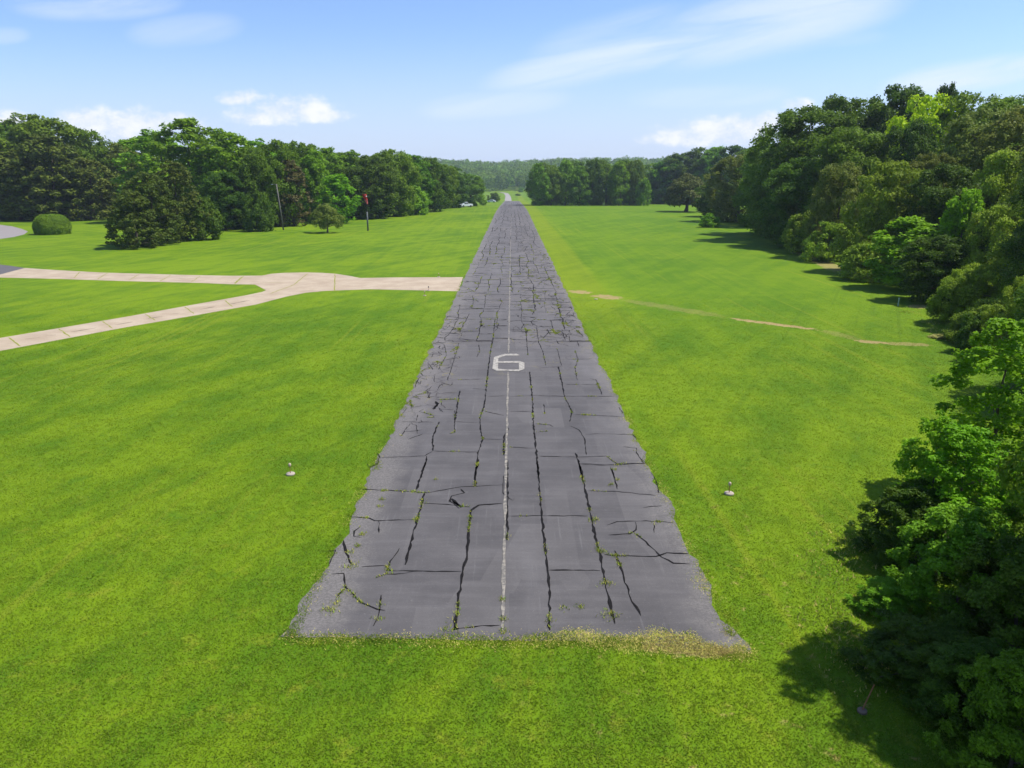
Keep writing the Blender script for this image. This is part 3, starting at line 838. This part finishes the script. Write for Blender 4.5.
# ------------------------------------------------------------------ concrete taxiway, aprons and road
def sheet(name, poly, z, mat):
    bm = bmesh.new()
    vs_ = [bm.verts.new((x, y, z)) for x, y in poly]
    for tri in tessellate_polygon([[Vector((x, y, 0)) for x, y in poly]]):
        bm.faces.new([vs_[i] for i in tri])
    bm.normal_update()
    for f in bm.faces:
        if f.normal.z < 0: f.normal_flip()
    o = bobj(name, bm, mat); tag(o, None, None, None, 'structure'); return o
t = NT('old_concrete'); p = t.pos()
n1 = t.noise(p, .5, 5, .6); n2 = t.noise(p, 14, 4, .7)
c = t.mix(t.ramp(n1, .3, .7), (.33, .252, .170), (.43, .345, .245))
c = t.mix(t.math('MULTIPLY', t.ramp(t.noise(p, 2.2, 5, .7), .55, .75), .35), c, (.26, .21, .155))
c = t.mix(t.math('MULTIPLY', n2, .25), c, (.3, .26, .2))
M_CONC = t.out(t.bsdf(c, .85, .2, t.bump(n2, .2, .01)))
P_ = lambda L: [at(*q) for q in L]
outline = P_([(463, 277.2), (440, 277.3), (400, 277.4), (360, 278), (350, 276), (335, 273.7), (322, 272.8), (307, 272.4), (285, 272.8), (272, 273.7), (262, 275.6), (230, 275.8),
              (180, 274.8), (100, 272.5), (60, 270.3), (25, 268), (0, 274.5), (-40, 278.5), (-40, 279.2), (0, 277.6), (60, 279.0), (125, 281.2), (200, 283), (230, 284.3), (255, 284.6),
              (266, 290.2), (262, 292), (245, 295.5), (200, 303.5), (128, 316.5), (60, 328), (0, 338), (-80, 352), (-80, 366), (0, 351), (64, 339), (128, 327), (192, 316), (256, 304.6), (287, 296.5), (306, 292.8),
              (325, 291), (370, 289.3), (410, 290.2), (458.5, 291.3)])
TAX = sheet('concrete_taxiway', outline, .006, M_CONC)
Z8 = lambda L: zz(L, 0, 230, 4.0)
Z2 = lambda L: zz(L, 230, 110, 4.0)
J = [Z8([(430, 172), (390, 197)]), Z8([(555, 178), (515, 202)]), Z8([(685, 180), (640, 205)]), Z8([(800, 185), (765, 208)]), Z8([(968, 187), (938, 213)]), Z8([(320, 168), (296, 192)]),
     Z8([(35, 430), (82, 466)]), Z8([(235, 395), (280, 428)]), Z8([(410, 365), (450, 395)]), Z8([(580, 335), (620, 362)]), Z8([(740, 308), (775, 335)]), Z8([(900, 282), (930, 308)]),
     Z2([(55, 665), (18, 697)]), Z2([(420, 656), (418, 726)]), Z2([(310, 655), (255, 700), (160, 735)]), Z2([(130, 690), (215, 690)])]
DSH = [Z8([(100, 437), (160, 430)]), Z8([(180, 425), (225, 420)]), Z8([(285, 408), (385, 392)]), Z8([(460, 380), (530, 368)]), Z8([(590, 355), (650, 346)]), Z8([(690, 336), (720, 332)]), Z8([(800, 318), (860, 307)]), Z8([(915, 297), (1000, 282)]),
       Z8([(310, 181), (350, 182)]), Z8([(580, 189), (605, 189)]), Z8([(690, 193), (740, 194)])]
V, Fq = ribbon([(q, .085) for q in J], .012, .02, .4, 8)
mobj('joint_weeds', npmesh('joint_weeds', V, Fq), plain('joint_weeds', (.22, .23, .04), .9, .1, .5, 3), TAX)
V, Fq = ribbon([(q, .15) for q in DSH], .010, .03, .4, 9)
mobj('crack_sealant', npmesh('crack_sealant', V, Fq), plain('taxiway_sealant', (.10, .08, .045), .8, .2, .5, 3), TAX)
M_APR = plain('dark_apron_asphalt', (.105, .098, .10), .9, .2, .2, 1.0)
sheet('asphalt_apron', P_([(24.5, 268), (10, 265.8), (0, 264.6), (-60, 259), (-120, 257), (-120, 282), (-41, 278.6), (0, 274.6)]), .009, M_APR)
sheet('parking_pad', P_([(-120, 222), (-40, 223), (0, 224.8), (12, 226.3), (22, 229), (28, 231.5), (24, 234.5), (14, 237), (0, 239), (-40, 243), (-120, 250)]), .007, plain('pad_asphalt', (.24, .215, .205), .9, .2, .15, .8))
# gravel road leading away beyond the runway end
road = []
pl = [(508.4, 463, 2.0), (508.0, 500, 2.2), (508.2, 560, 2.2), (507.8, 640, 2.0), (506.8, 720, 2.2), (505.8, 790, 2.3), (500, 812, 2.2)]
V, Fq = [], []
for k, (px, Y, hw) in enumerate(pl):
    X = at_depth(px, Y, -5); z = float(np.interp(Y, PY, PZ)) + .05
    V += [(X - hw, Y, z), (X + hw, Y, z)]
    if k: Fq.append((2 * k - 2, 2 * k - 1, 2 * k + 1, 2 * k))
tag(mobj('gravel_road', npmesh('gravel_road', V, Fq), plain('gravel', (.27, .25, .23), .9, .1, .15, .5)), None, None, None, 'structure')

# ------------------------------------------------------------------ grass blades
def blades(name, P, hgt, wid, per, mat, label, spread=.04, seed=2, lean=.6):
    r = np.random.default_rng(seed)
    n = len(P)
    Q = np.repeat(P, per, 0)
    m = len(Q)
    Q = Q + np.concatenate([r.normal(0, spread, (m, 2)), np.zeros((m, 1))], 1)
    a = r.uniform(0, 2 * np.pi, m); d = np.stack([np.cos(a), np.sin(a), np.zeros(m)], 1)
    h = np.repeat(hgt, per) * r.uniform(.6, 1.3, m)
    w = wid * r.uniform(.7, 1.3, m)
    a2 = r.uniform(0, 2 * np.pi, m)
    ln = np.stack([np.cos(a2), np.sin(a2), np.zeros(m)], 1) * (h * lean * r.uniform(.2, 1.2, m))[:, None]
    V = np.empty((m, 3, 3))
    V[:, 0] = Q - d * w[:, None] / 2; V[:, 1] = Q + d * w[:, None] / 2
    V[:, 2] = Q + ln + np.array([0, 0, 1]) * h[:, None]
    me = npmesh(name, V.reshape(-1, 3), np.arange(m * 3).reshape(m, 3))
    o = mobj(name, me, mat)
    tag(o, label, 'grass', None, 'stuff')
    return o
def on_pavement(X, Y):
    out = np.zeros(len(X), bool)
    for q in np.nonzero((np.abs(X) < 5.3) & (Y > 12.6))[0]:
        l, r_ = edge_x(Y[q]); f = min(1, max(0, (X[q] - l) / (r_ - l)))
        out[q] = (X[q] > l + .03) and (X[q] < r_ - .03) and (Y[q] > Yn(f) + .02)
    return out
r = np.random.default_rng(17)
N0 = 270000
Y = 8.0 + (62 - 8.0) * r.random(N0) ** 1.25
X = (r.random(N0) - .5) * 2 * (Y * .76 + 2.5)
ke = ~on_pavement(X, Y)
def inside(poly, X, Y):
    c = np.zeros(len(X), bool); n = len(poly)
    for i in range(n):
        (x1, y1), (x2, y2) = poly[i], poly[i - 1]
        hit = ((y1 > Y) != (y2 > Y)) & (X < (x2 - x1) * (Y - y1) / (y2 - y1 + 1e-12) + x1)
        c ^= hit
    return c
ke &= ~inside(outline, X, Y)
# thinning towards the far side so the blades melt into the sheet
ke &= r.random(N0) < np.clip((62 - Y) / 26, 0, 1) ** .8
# keep off bare ground
X, Y = X[ke], Y[ke]
P = np.stack([X, Y, np.zeros(len(X))], 1)
blades('grass', P, np.full(len(P), .030), .024, 4, M_BLADE, 'short mown lawn grass either side of the runway', .07, 3, 1.6)
# fringe creeping over the asphalt edge: green and yellowed tufts in patches
pts, grn = [], []
for k in range(9000):
    y = 13.5 + 60 * random.random() ** 1.6
    side = random.choice((-1, 1))
    nv = mnoise.noise(Vector((y * .8, side * 5, 2))) + .6 * mnoise.noise(Vector((y * 2.7, side * 5, 7)))
    if random.random() > .45 + 1.1 * nv: continue
    q = (side * (4.66 + random.gauss(0, .05) - max(0, nv) * abs(random.gauss(0, .22))), y, .012)
    (pts if mnoise.noise(Vector((y * .6, side * 9, 5))) + random.gauss(0, .2) > (-.05 if side > 0 else .12) else grn).append(q)
for k in range(26000):
    f = random.random(); x = XL - .2 + (XR - XL + .45) * f
    nv = mnoise.noise(Vector((f * 9, 3, 2))) + .7 * mnoise.noise(Vector((f * 31, 3, 6)))
    wide = max(0, min(1, (f - .5) / .2))
    depth = .08 + .14 * max(0, nv + .2) + wide * (.24 + .30 * nv)
    low = .10 + .16 * abs(mnoise.noise(Vector((f * 14, 5, 1)))) + .10 * random.random()
    y = Yn(f) - low + random.random() * (max(.05, depth) + low)
    dry = .34 + .30 * wide + .55 * mnoise.noise(Vector((x * 2.2, y * 3, 8)))
    if random.random() > (.10 + .34 * wide): continue
    (pts if random.random() < dry else grn).append((x, y, .012))
P = np.array(pts)
blades('dry_grass_fringe', P, np.full(len(P), .017), .015, 4, M_STRAW, 'yellowed grass fringe creeping over the runway edges and near end', .10, 4, 2.6)
P = np.array(grn)
blades('green_grass_fringe', P, np.full(len(P), .026), .022, 3, M_BLADE, 'green grass tufts growing over the ragged runway edges', .06, 14, 1.6)
# weeds sprouting from the cracks
pts, hh = [], []
r_ = random.Random(31)
for P0, w in CR:
    if P0[0][1] > 95: continue
    for a, b in zip(P0, P0[1:]):
        L = math.hypot(b[0] - a[0], b[1] - a[1])
        for k in range(int(L * 9) + 1):
            f = r_.random(); x = a[0] + (b[0] - a[0]) * f; y = a[1] + (b[1] - a[1]) * f
            nv = mnoise.noise(Vector((x * 1.3 + 7, y * .9, 3)))
            if nv > .22:
                for q in range(2 + int(nv * 9)):
                    pts.append((x + r_.gauss(0, .028), y + r_.gauss(0, .028), .018)); hh.append(.03 + .035 * r_.random())
for (px, py, R, n) in [(329, 611, .10, 60), (337, 604, .07, 30), (352, 566, .12, 50), (606, 583, .09, 45), (611, 616, .12, 60), (549, 622, .05, 14), (593, 520, .08, 40), (601, 552, .08, 40),
                       (379, 619, .06, 20), (381, 606, .05, 16), (447, 631, .14, 50), (413, 492, .06, 25), (436, 480, .04, 12), (564, 609, .05, 20), (580, 608, .05, 20), (384, 491, .05, 30), (382, 500, .05, 25), (380, 507, .04, 20),
                       (362, 535, .06, 30), (358, 546, .06, 30), (350, 553, .07, 30), (502, 600, .04, 25), (503, 620, .05, 30), (503, 632, .06, 30), (617, 480, .05, 20), (614, 470, .05, 20), (611, 485, .05, 20)]:
    x, y = at(px, py)
    for k in range(n): pts.append((x + r_.gauss(0, R), y + r_.gauss(0, R), .018)); hh.append(.06 * r_.uniform(.6, 1.3))
blades('crack_weeds', np.array(pts), np.array(hh), .016, 2, M_WEED, 'small weeds sprouting from the cracks of the asphalt', .02, 5, .9)
# long rough grass under the right-hand bushes and at the wood edge
pts, hh = [], []
for (px, py) in [(835, 600), (845, 630), (850, 650), (842, 575), (836, 560), (858, 668), (838, 545), (940, 335), (934, 330), (915, 307), (908, 312), (925, 322), (840, 620), (850, 540)]:
    x, y = at(px, py)
    for k in range(70): pts.append((x + r_.gauss(0, .45), y + r_.gauss(0, .45), 0)); hh.append(.07 * r_.uniform(.4, 1.3))
blades('rough_grass', np.array(pts), np.array(hh), .03, 2, M_STRAW, 'long dry grass along the foot of the right hand bushes', .05, 6, .8)

# ------------------------------------------------------------------ runway lights
M_DISC = plain('white_concrete', (.34, .29, .23), .85, .2, .12, 8)
M_LAMP = plain('frosted_lamp', (.45, .33, .25), .35, .5, .06, 6)
M_RUST = plain('rusty_stem', (.24, .10, .045), .8, .2, .25, 20)
M_DARKM = plain('dark_metal', (.05, .05, .05), .6, .4, .2, 10)
def light(px, py, label, lamp='pale', lean=(0, 0), hstem=.24, disc=.145):
    X, Y = at(px, py)
    root = empty('runway_light', (X, Y, 0)); tag(root, label, 'runway light', 'runway edge lights')
    bm = bmesh.new(); lathe(bm, [(disc * 1.02, -.02), (disc, .035), (disc * .93, .05), (.05, .055)], 20)
    bobj('base_disc', bm, M_DISC if lamp or hstem < .1 else plain('shade_toned_disc', (.17, .12, .085), .9, .1, .25, 9), root, True)  # broken light's disc colour is darkened to stand in for the bushes' shade
    bm = bmesh.new(); tube(bm, [(0, 0, .05), (lean[0] * hstem, lean[1] * hstem, .05 + hstem)], [.012, .011], 8)
    bobj('stem', bm, M_RUST, root)
    if lamp:
        bm = bmesh.new(); lathe(bm, [(.03, 0), (.045, .02), (.048, .06), (.038, .10), (.012, .118)], 14, (lean[0] * hstem, lean[1] * hstem, .05 + hstem - .01))
        bobj('lamp', bm, M_LAMP if lamp == 'pale' else M_DARKM, root, True)
light(290.5, 474.5, 'runway light on white disc left of the runway, nearest the camera')
light(729, 494, 'runway light on white disc right of the runway, nearest the camera')
light(424.6, 295.8, 'runway light on the grass just below the taxiway mouth')
light(428.6, 290.8, 'dark topped runway light at the lower taxiway edge', 'dark')
light(438.7, 277, 'runway light at the upper taxiway edge')
light(596, 299.4, 'runway light right of the runway beside the bare dirt line', None, hstem=.05)
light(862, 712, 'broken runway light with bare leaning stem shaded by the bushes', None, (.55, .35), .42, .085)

# small marker stake at the right wood edge
X, Y = at(898, 306)
root = empty('marker_stake', (X, Y, 0)); tag(root, 'short pale green marker stake at the right wood edge', 'stake')
bm = bmesh.new(); box(bm, (0, 0, .28), (.07, .05, .56)); bobj('stake', bm, plain('pale_green_plastic', (.34, .46, .38), .5, .3), root, bevel=.008)
bm = bmesh.new(); box(bm, (0, 0, .585), (.10, .07, .05)); bobj('cap', bm, plain('pale_cap', (.45, .52, .46), .5, .3), root, bevel=.01)

# ------------------------------------------------------------------ windsock
X, Y = at(368, 230.8)
root = empty('windsock', (X, Y, 0)); tag(root, 'limp red windsock hanging from a tall thin pole on the lawn', 'windsock')
px_ = (Y * CP + H * SP) / F
ph = H - slope(194) * Y
bm = bmesh.new(); tube(bm, [(0, 0, 0), (0, 0, ph * .52)], [.16, .14], 10); bobj('lower_pole', bm, plain('weathered_pole', (.12, .13, .125), .8, .2), root, True)
bm = bmesh.new(); tube(bm, [(0, 0, ph * .50), (0, 0, ph)], [.085, .06], 10); bobj('upper_pole', bm, M_DARKM, root, True)
bm = bmesh.new()
R0 = .30
rg = [(R0 * math.cos(t_), R0 * math.sin(t_)) for t_ in [2 * math.pi * k / 20 for k in range(21)]]
tube(bm, [(-.38 + x, y - .05, ph - .02 + .12 * x) for x, y in rg], [.018] * 21, 6)
tube(bm, [(0, 0, ph - .05), (-.1, -.05, ph - .02)], [.02, .02], 6)
bobj('hoop', bm, M_DARKM, root)
M_SOCK = plain('faded_red_fabric', (.40, .035, .022), .8, .15, .3, 2.5)
M_SOCKW = plain('white_fabric_band', (.75, .66, .62), .8, .15, .1, 4)
def sock(z0, z1, r0, r1, x0, x1, seed):
    bm = bmesh.new(); rings = []
    for k in range(9):
        f = k / 8; z = z0 + (z1 - z0) * f; rad = r0 + (r1 - r0) * f
        rings.append([bm.verts.new((x0 + (x1 - x0) * f + rad * math.cos(a) * (1 + .22 * math.sin(3 * a + f * 5 + seed)), -.12 + rad * .7 * math.sin(a) * (1 + .2 * math.sin(2 * a + 3 * f)), z)) for a in [2 * math.pi * q / 16 for q in range(16)]])
    for q0, q1 in zip(rings, rings[1:]):
        for k in range(16): bm.faces.new((q0[k], q0[(k + 1) % 16], q1[(k + 1) % 16], q1[k]))
    return bm
S = bobj('sock', sock(ph, ph - 1.0, .34, .24, -.36, -.02, 1), M_SOCK, root, True)
bobj('sock_tail', sock(ph - .98, ph - 1.75, .25, .13, -.02, .12, 3), plain('pinkish_fabric', (.52, .12, .10), .8, .15, .3, 3), S, True)
bm = bmesh.new(); lathe(bm, [(.02, -.09), (.10, -.07), (.13, .0), (.10, .07), (.02, .09)], 12, (.06, -.22, ph - .42)); bobj('white_band', bm, M_SOCKW, S, True)

# ------------------------------------------------------------------ poles at the left wood edge
def pole(px, py, top, lean, arm, label, r0=.14):
    X, Y = at(px, py)
    root = empty('light_pole', (X, Y, 0)); tag(root, label, 'pole')
    h = H - slope(top) * Y
    bm = bmesh.new(); tube(bm, [(0, 0, 0), (lean * h * .5, 0, h * .5), (lean * h, 0, h)], [r0, r0 * .9, r0 * .75], 10)
    bobj('pole', bm, plain('grey_wood_pole', (.15, .14, .115), .85, .15, .25, 4), root, True)
    if arm:
        bm = bmesh.new(); tube(bm, [(lean * h, 0, h - .15), (lean * h - .35, -.05, h - .02), (lean * h - .62, -.1, h - .04)], [.05, .05, .045], 8)
        a = bobj('arm', bm, M_DARKM, root)
        bm = bmesh.new(); box(bm, (lean * h - .72, -.11, h - .07), (.34, .2, .12)); bobj('lamp_head', bm, plain('grey_lamp_head', (.42, .43, .42), .5, .3), root, bevel=.03)
pole(283.5, 230, 184, -.075, True, 'slightly leaning grey light pole in front of the left wood')
pole(453, 206, 186, 0, False, 'thin pale pole far off at the left wood edge', .11)

# ------------------------------------------------------------------ parked vehicles far off
M_WHITE = plain('white_car_paint', (.80, .80, .80), .3, .5, .03)
M_GLASS = plain('dark_glass', (.02, .025, .03), .15, .5, .05)
M_TYRE = plain('tyre_rubber', (.02, .02, .02), .8, .2, .1)
M_RIM = plain('wheel_rim', (.45, .45, .46), .4, .5, .05)
M_HEAD = plain('lamp_glass', (.75, .75, .72), .2, .5, .03)
M_TAIL = plain('tail_lamp_red', (.35, .02, .02), .3, .5, .03)
def prism(prof, w, bev=.04):
    bm = bmesh.new()
    a = [bm.verts.new((x, -w / 2, z)) for x, z in prof]; b = [bm.verts.new((x, w / 2, z)) for x, z in prof]
    bm.faces.new(a); bm.faces.new(b[::-1])
    for k in range(len(prof)): bm.faces.new((a[k], b[k], b[(k + 1) % len(prof)], a[(k + 1) % len(prof)]))
    bmesh.ops.recalc_face_normals(bm, faces=list(bm.faces))
    return bm
def vehicle(name, loc, rz, prof, panes, w, axles, label, cat, wr=.34):
    root = empty(name, loc, rz); tag(root, label, cat)
    bobj('body', prism(prof, w), M_WHITE, root, bevel=.04)
    for q in panes: bobj('window', prism(q, w + .012), M_GLASS, root)
    for x in axles:
        for s_ in (-1, 1):
            wh = empty('wheel', (x, s_ * (w / 2 - .10), wr)); wh.parent = root; wh.rotation_euler = (math.pi / 2, 0, 0)
            bm = bmesh.new(); lathe(bm, [(wr * .62, -.11), (wr * .93, -.11), (wr, -.07), (wr, .07), (wr * .93, .11), (wr * .62, .11)], 20); bobj('tyre', bm, M_TYRE, wh, True)
            bm = bmesh.new(); lathe(bm, [(.02, -.112), (wr * .6, -.105), (wr * .6, .105), (.02, .112)], 16); bobj('rim', bm, M_RIM, wh)
    x0 = min(q[0] for q in prof); x1 = max(q[0] for q in prof)
    for s_ in (-1, 1):
        bm = bmesh.new(); box(bm, (x0 - .002, s_ * w * .36, .82), (.06, .28, .14)); bobj('headlight', bm, M_HEAD, root, bevel=.015)
        bm = bmesh.new(); box(bm, (x1 + .002, s_ * w * .42, .82), (.05, .16, .22)); bobj('tail_light', bm, M_TAIL, root, bevel=.012)
Yv = 268.0; zv = float(np.interp(Yv, PY, PZ))
vehicle('pickup_truck', (at_depth(466, Yv, zv), Yv, zv), .5,
        [(-2.2, .35), (-2.25, .85), (-2.1, 1.02), (-1.15, 1.12), (-.62, 1.72), (.35, 1.76), (.55, 1.12), (2.3, 1.1), (2.35, .4)],
        [[(-.98, 1.13), (-.55, 1.64), (-.15, 1.66), (-.15, 1.13)], [(-.05, 1.13), (-.05, 1.66), (.3, 1.67), (.42, 1.13)]], 1.85, (-1.4, 1.45),
        'white pickup truck parked at the end of the left wood', 'pickup truck', .37)
Yv = 400.0; zv = float(np.interp(Yv, PY, PZ))
vehicle('parked_car', (at_depth(491.5, Yv, zv), Yv, zv), -.1,
        [(-2.15, .3), (-2.2, .72), (-1.2, .9), (-.55, 1.36), (.75, 1.38), (1.5, .95), (2.15, .88), (2.2, .35)],
        [[(-.92, .93), (-.5, 1.28), (.05, 1.3), (.05, .93)], [(.14, .93), (.14, 1.3), (.7, 1.3), (1.2, .95)]], 1.75, (-1.3, 1.3),
        'white car half hidden beyond the crest left of the runway', 'car', .31)

# ------------------------------------------------------------------ haze
HAZE = 0.00017
bm = bmesh.new(); box(bm, (0, 600, 16), (2600, 1600, 60))
t = NT('haze_air')
v = t.n('ShaderNodeVolumePrincipled'); v.inputs['Color'].default_value = (.72, .84, 1, 1); v.inputs['Density'].default_value = HAZE; v.inputs['Anisotropy'].default_value = .1
hz = bobj('haze', bm, t.out(None, v.outputs[0])); hz['kind'] = 'stuff'

# ------------------------------------------------------------------ light
EL, AZ = math.radians(61), math.radians(82)     # azimuth measured clockwise from +Y (the way the camera looks)
sun_dir = Vector((math.sin(AZ) * math.cos(EL), math.cos(AZ) * math.cos(EL), math.sin(EL)))
sd = bpy.data.lights.new('sun', 'SUN'); sd.energy = 4.6; sd.angle = math.radians(.5); sd.color = (1, .955, .88)
so = bpy.data.objects.new('sun', sd); link(so); so.rotation_euler = sun_dir.to_track_quat('Z', 'Y').to_euler(); so.location = (40, 40, 80)

t = NT('World', True); SC.world = t.m
sky = t.n('ShaderNodeTexSky', sky_type='NISHITA'); sky.sun_disc = False
sky.sun_elevation = EL; sky.sun_rotation = AZ
sky.altitude = 100; sky.air_density = 1.0; sky.dust_density = .5; sky.ozone_density = 1.6
SKY_S = .112
d = t.n('ShaderNodeTexCoord').outputs['Generated']
s = t.sep(d)
yy = t.math('MAXIMUM', s[1], .02)
u = t.math('DIVIDE', s[0], yy); w_ = t.math('DIVIDE', s[2], yy)
uv = t.n('ShaderNodeCombineXYZ'); t.l(u, uv.inputs[0]); t.l(w_, uv.inputs[1])
def uvpx(x, y):      # direction of a photo point as run over forward distance
    v = (y - CY) / F; k = CP - v * SP
    return ((x - CX) / F / k, -(SP + v * CP) / k)
puff = t.math('SUBTRACT', t.math('ADD', t.math('MULTIPLY', t.noise(t.scale(uv.outputs[0], (1, 1.5, 1)), 34, 7, .68), .65), t.math('MULTIPLY', t.noise(t.scale(uv.outputs[0], (1, 1.4, 1)), 13, 3, .6), .35)), .5)
soft = t.math('SUBTRACT', t.noise(uv.outputs[0], 7, 4, .6), .5)
front = t.ramp(s[1], .05, .2)
def cumulus(items, hard=(-.15, 1.25), k=4.4):
    tot = None
    for (x, y, rx, ry) in items:
        a, b = uvpx(x, y); RX = 1.15 * rx / F; RY = 1.3 * ry / F
        e1 = t.math('MULTIPLY', t.math('SUBTRACT', u, a), 1 / RX); e2 = t.math('MULTIPLY', t.math('SUBTRACT', w_, b), 1 / RY)
        e2 = t.math('MULTIPLY', e2, t.math('MULTIPLY_ADD', t.math('LESS_THAN', e2, 0), .5, 1))
        g = t.math('SUBTRACT', 1.0, t.math('ADD', t.math('MULTIPLY', e1, e1), t.math('MULTIPLY', e2, e2)))
        tot = g if tot is None else t.math('MAXIMUM', tot, g)
    tot = t.math('ADD', tot, t.math('MULTIPLY', puff, k))
    return t.math('MULTIPLY', t.ramp(tot, *hard), front)
cum = cumulus([(290, 112, 44, 14), (318, 117, 30, 8), (262, 118, 30, 9), (242, 99, 22, 7), (120, 128, 62, 15), (165, 124, 40, 10), (85, 120, 30, 9), (12, 120, 22, 8), (720, 134, 60, 13), (690, 139, 44, 10), (755, 128, 40, 11), (799, 105, 14, 7), (768, 122, 20, 8)])
# thin streaks of high cloud
def streak(items, vec_rot, nscale, lohi):
    nz = t.noise(t.rs(uv.outputs[0], -vec_rot, nscale), 1.0, 6, .62, .5)
    tot = None
    for (x0, y0, x1, y1, wd, k) in items:
        a, b = uvpx(x0, y0); a2, b2 = uvpx(x1, y1)
        L = math.hypot(a2 - a, b2 - b); ca, sa = (a2 - a) / L, (b2 - b) / L
        mx, my = (a + a2) / 2, (b + b2) / 2
        du = t.math('SUBTRACT', u, mx); dv = t.math('SUBTRACT', w_, my)
        p1 = t.math('MULTIPLY', t.math('ADD', t.math('MULTIPLY', du, ca), t.math('MULTIPLY', dv, sa)), 2 / L)
        p2 = t.math('MULTIPLY', t.math('SUBTRACT', t.math('MULTIPLY', dv, ca), t.math('MULTIPLY', du, sa)), F / wd)
        g = t.math('SUBTRACT', 1.0, t.math('ADD', t.math('POWER', t.math('ABSOLUTE', p1), 3.0), t.math('MULTIPLY', p2, p2)), clamp=True)
        g = t.math('MULTIPLY', t.ramp(g, 0, 1), k)
        tot = g if tot is None else t.math('MAXIMUM', tot, g)
    return t.math('MULTIPLY', t.math('MULTIPLY', tot, t.ramp(nz, *lohi)), front)
cir = streak([(470, 88, 740, 34, 20, .95), (620, 56, 930, -14, 36, .9), (520, 60, 700, 12, 22, .45), (410, 112, 580, 96, 14, .6), (870, 90, 1080, 58, 17, 1.0), (700, 44, 900, 36, 10, .3), (0, 4, 190, 0, 18, .6), (120, 36, 250, 24, 16, .38), (620, 100, 800, 92, 12, .4), (-30, 38, 34, 34, 9, .4)],
             11, (3.2, 22, 1), (.22, .64))
hz_ = t.math('MULTIPLY', t.math('SUBTRACT', 1.0, t.ramp(w_, -.02, .16)), .35)
skc = t.n('ShaderNodeVectorMath', operation='SCALE'); t.l(sky.outputs[0], skc.inputs[0]); skc.inputs['Scale'].default_value = SKY_S
tint = t.mix(1.0, skc.outputs[0], (.84, .94, 1.18), 'MULTIPLY')
base = t.mix(t.math('MULTIPLY', t.math('SUBTRACT', 1.0, t.ramp(w_, -.01, .19)), .85), tint, (.45, .525, .71))
CLW = (.86, .88, .92)
shade = t.ramp(t.math('ADD', puff, t.math('MULTIPLY', soft, .4)), -.25, .2)
c = t.mix(t.math('MULTIPLY', cir, .8), base, (.60, .67, .76))
c = t.mix(t.math('MULTIPLY', cum, .93), c, t.mix(shade, (.56, .61, .71), (.74, .75, .76)))
bg = t.n('ShaderNodeBackground'); t.l(c, bg.inputs[0]); bg.inputs[1].default_value = 1.0
o = t.n('ShaderNodeOutputWorld'); t.l(bg.outputs[0], o.inputs[0])

# ------------------------------------------------------------------ camera and render settings
cd = bpy.data.cameras.new('camera'); cd.sensor_width = 36; cd.lens = F / 1024 * 36; cd.clip_end = 8000; cd.clip_start = .1
co = bpy.data.objects.new('camera', cd); link(co); co.location = (0, 0, H); co.rotation_euler = (math.pi / 2 - PITCH, 0, 0)
SC.camera = co
SC.render.engine = 'CYCLES'
SC.render.resolution_x, SC.render.resolution_y = 1024, 768
cy = SC.cycles
cy.max_bounces = 6; cy.diffuse_bounces = 3; cy.glossy_bounces = 2; cy.transmission_bounces = 3; cy.transparent_max_bounces = 4; cy.volume_bounces = 0
cy.use_denoising = True; cy.use_adaptive_sampling = True; cy.adaptive_threshold = .015
vs = SC.view_settings
vs.view_transform = 'Standard'; vs.look = 'None'; vs.gamma = 1; vs.use_curve_mapping = False; vs.exposure = 0.5
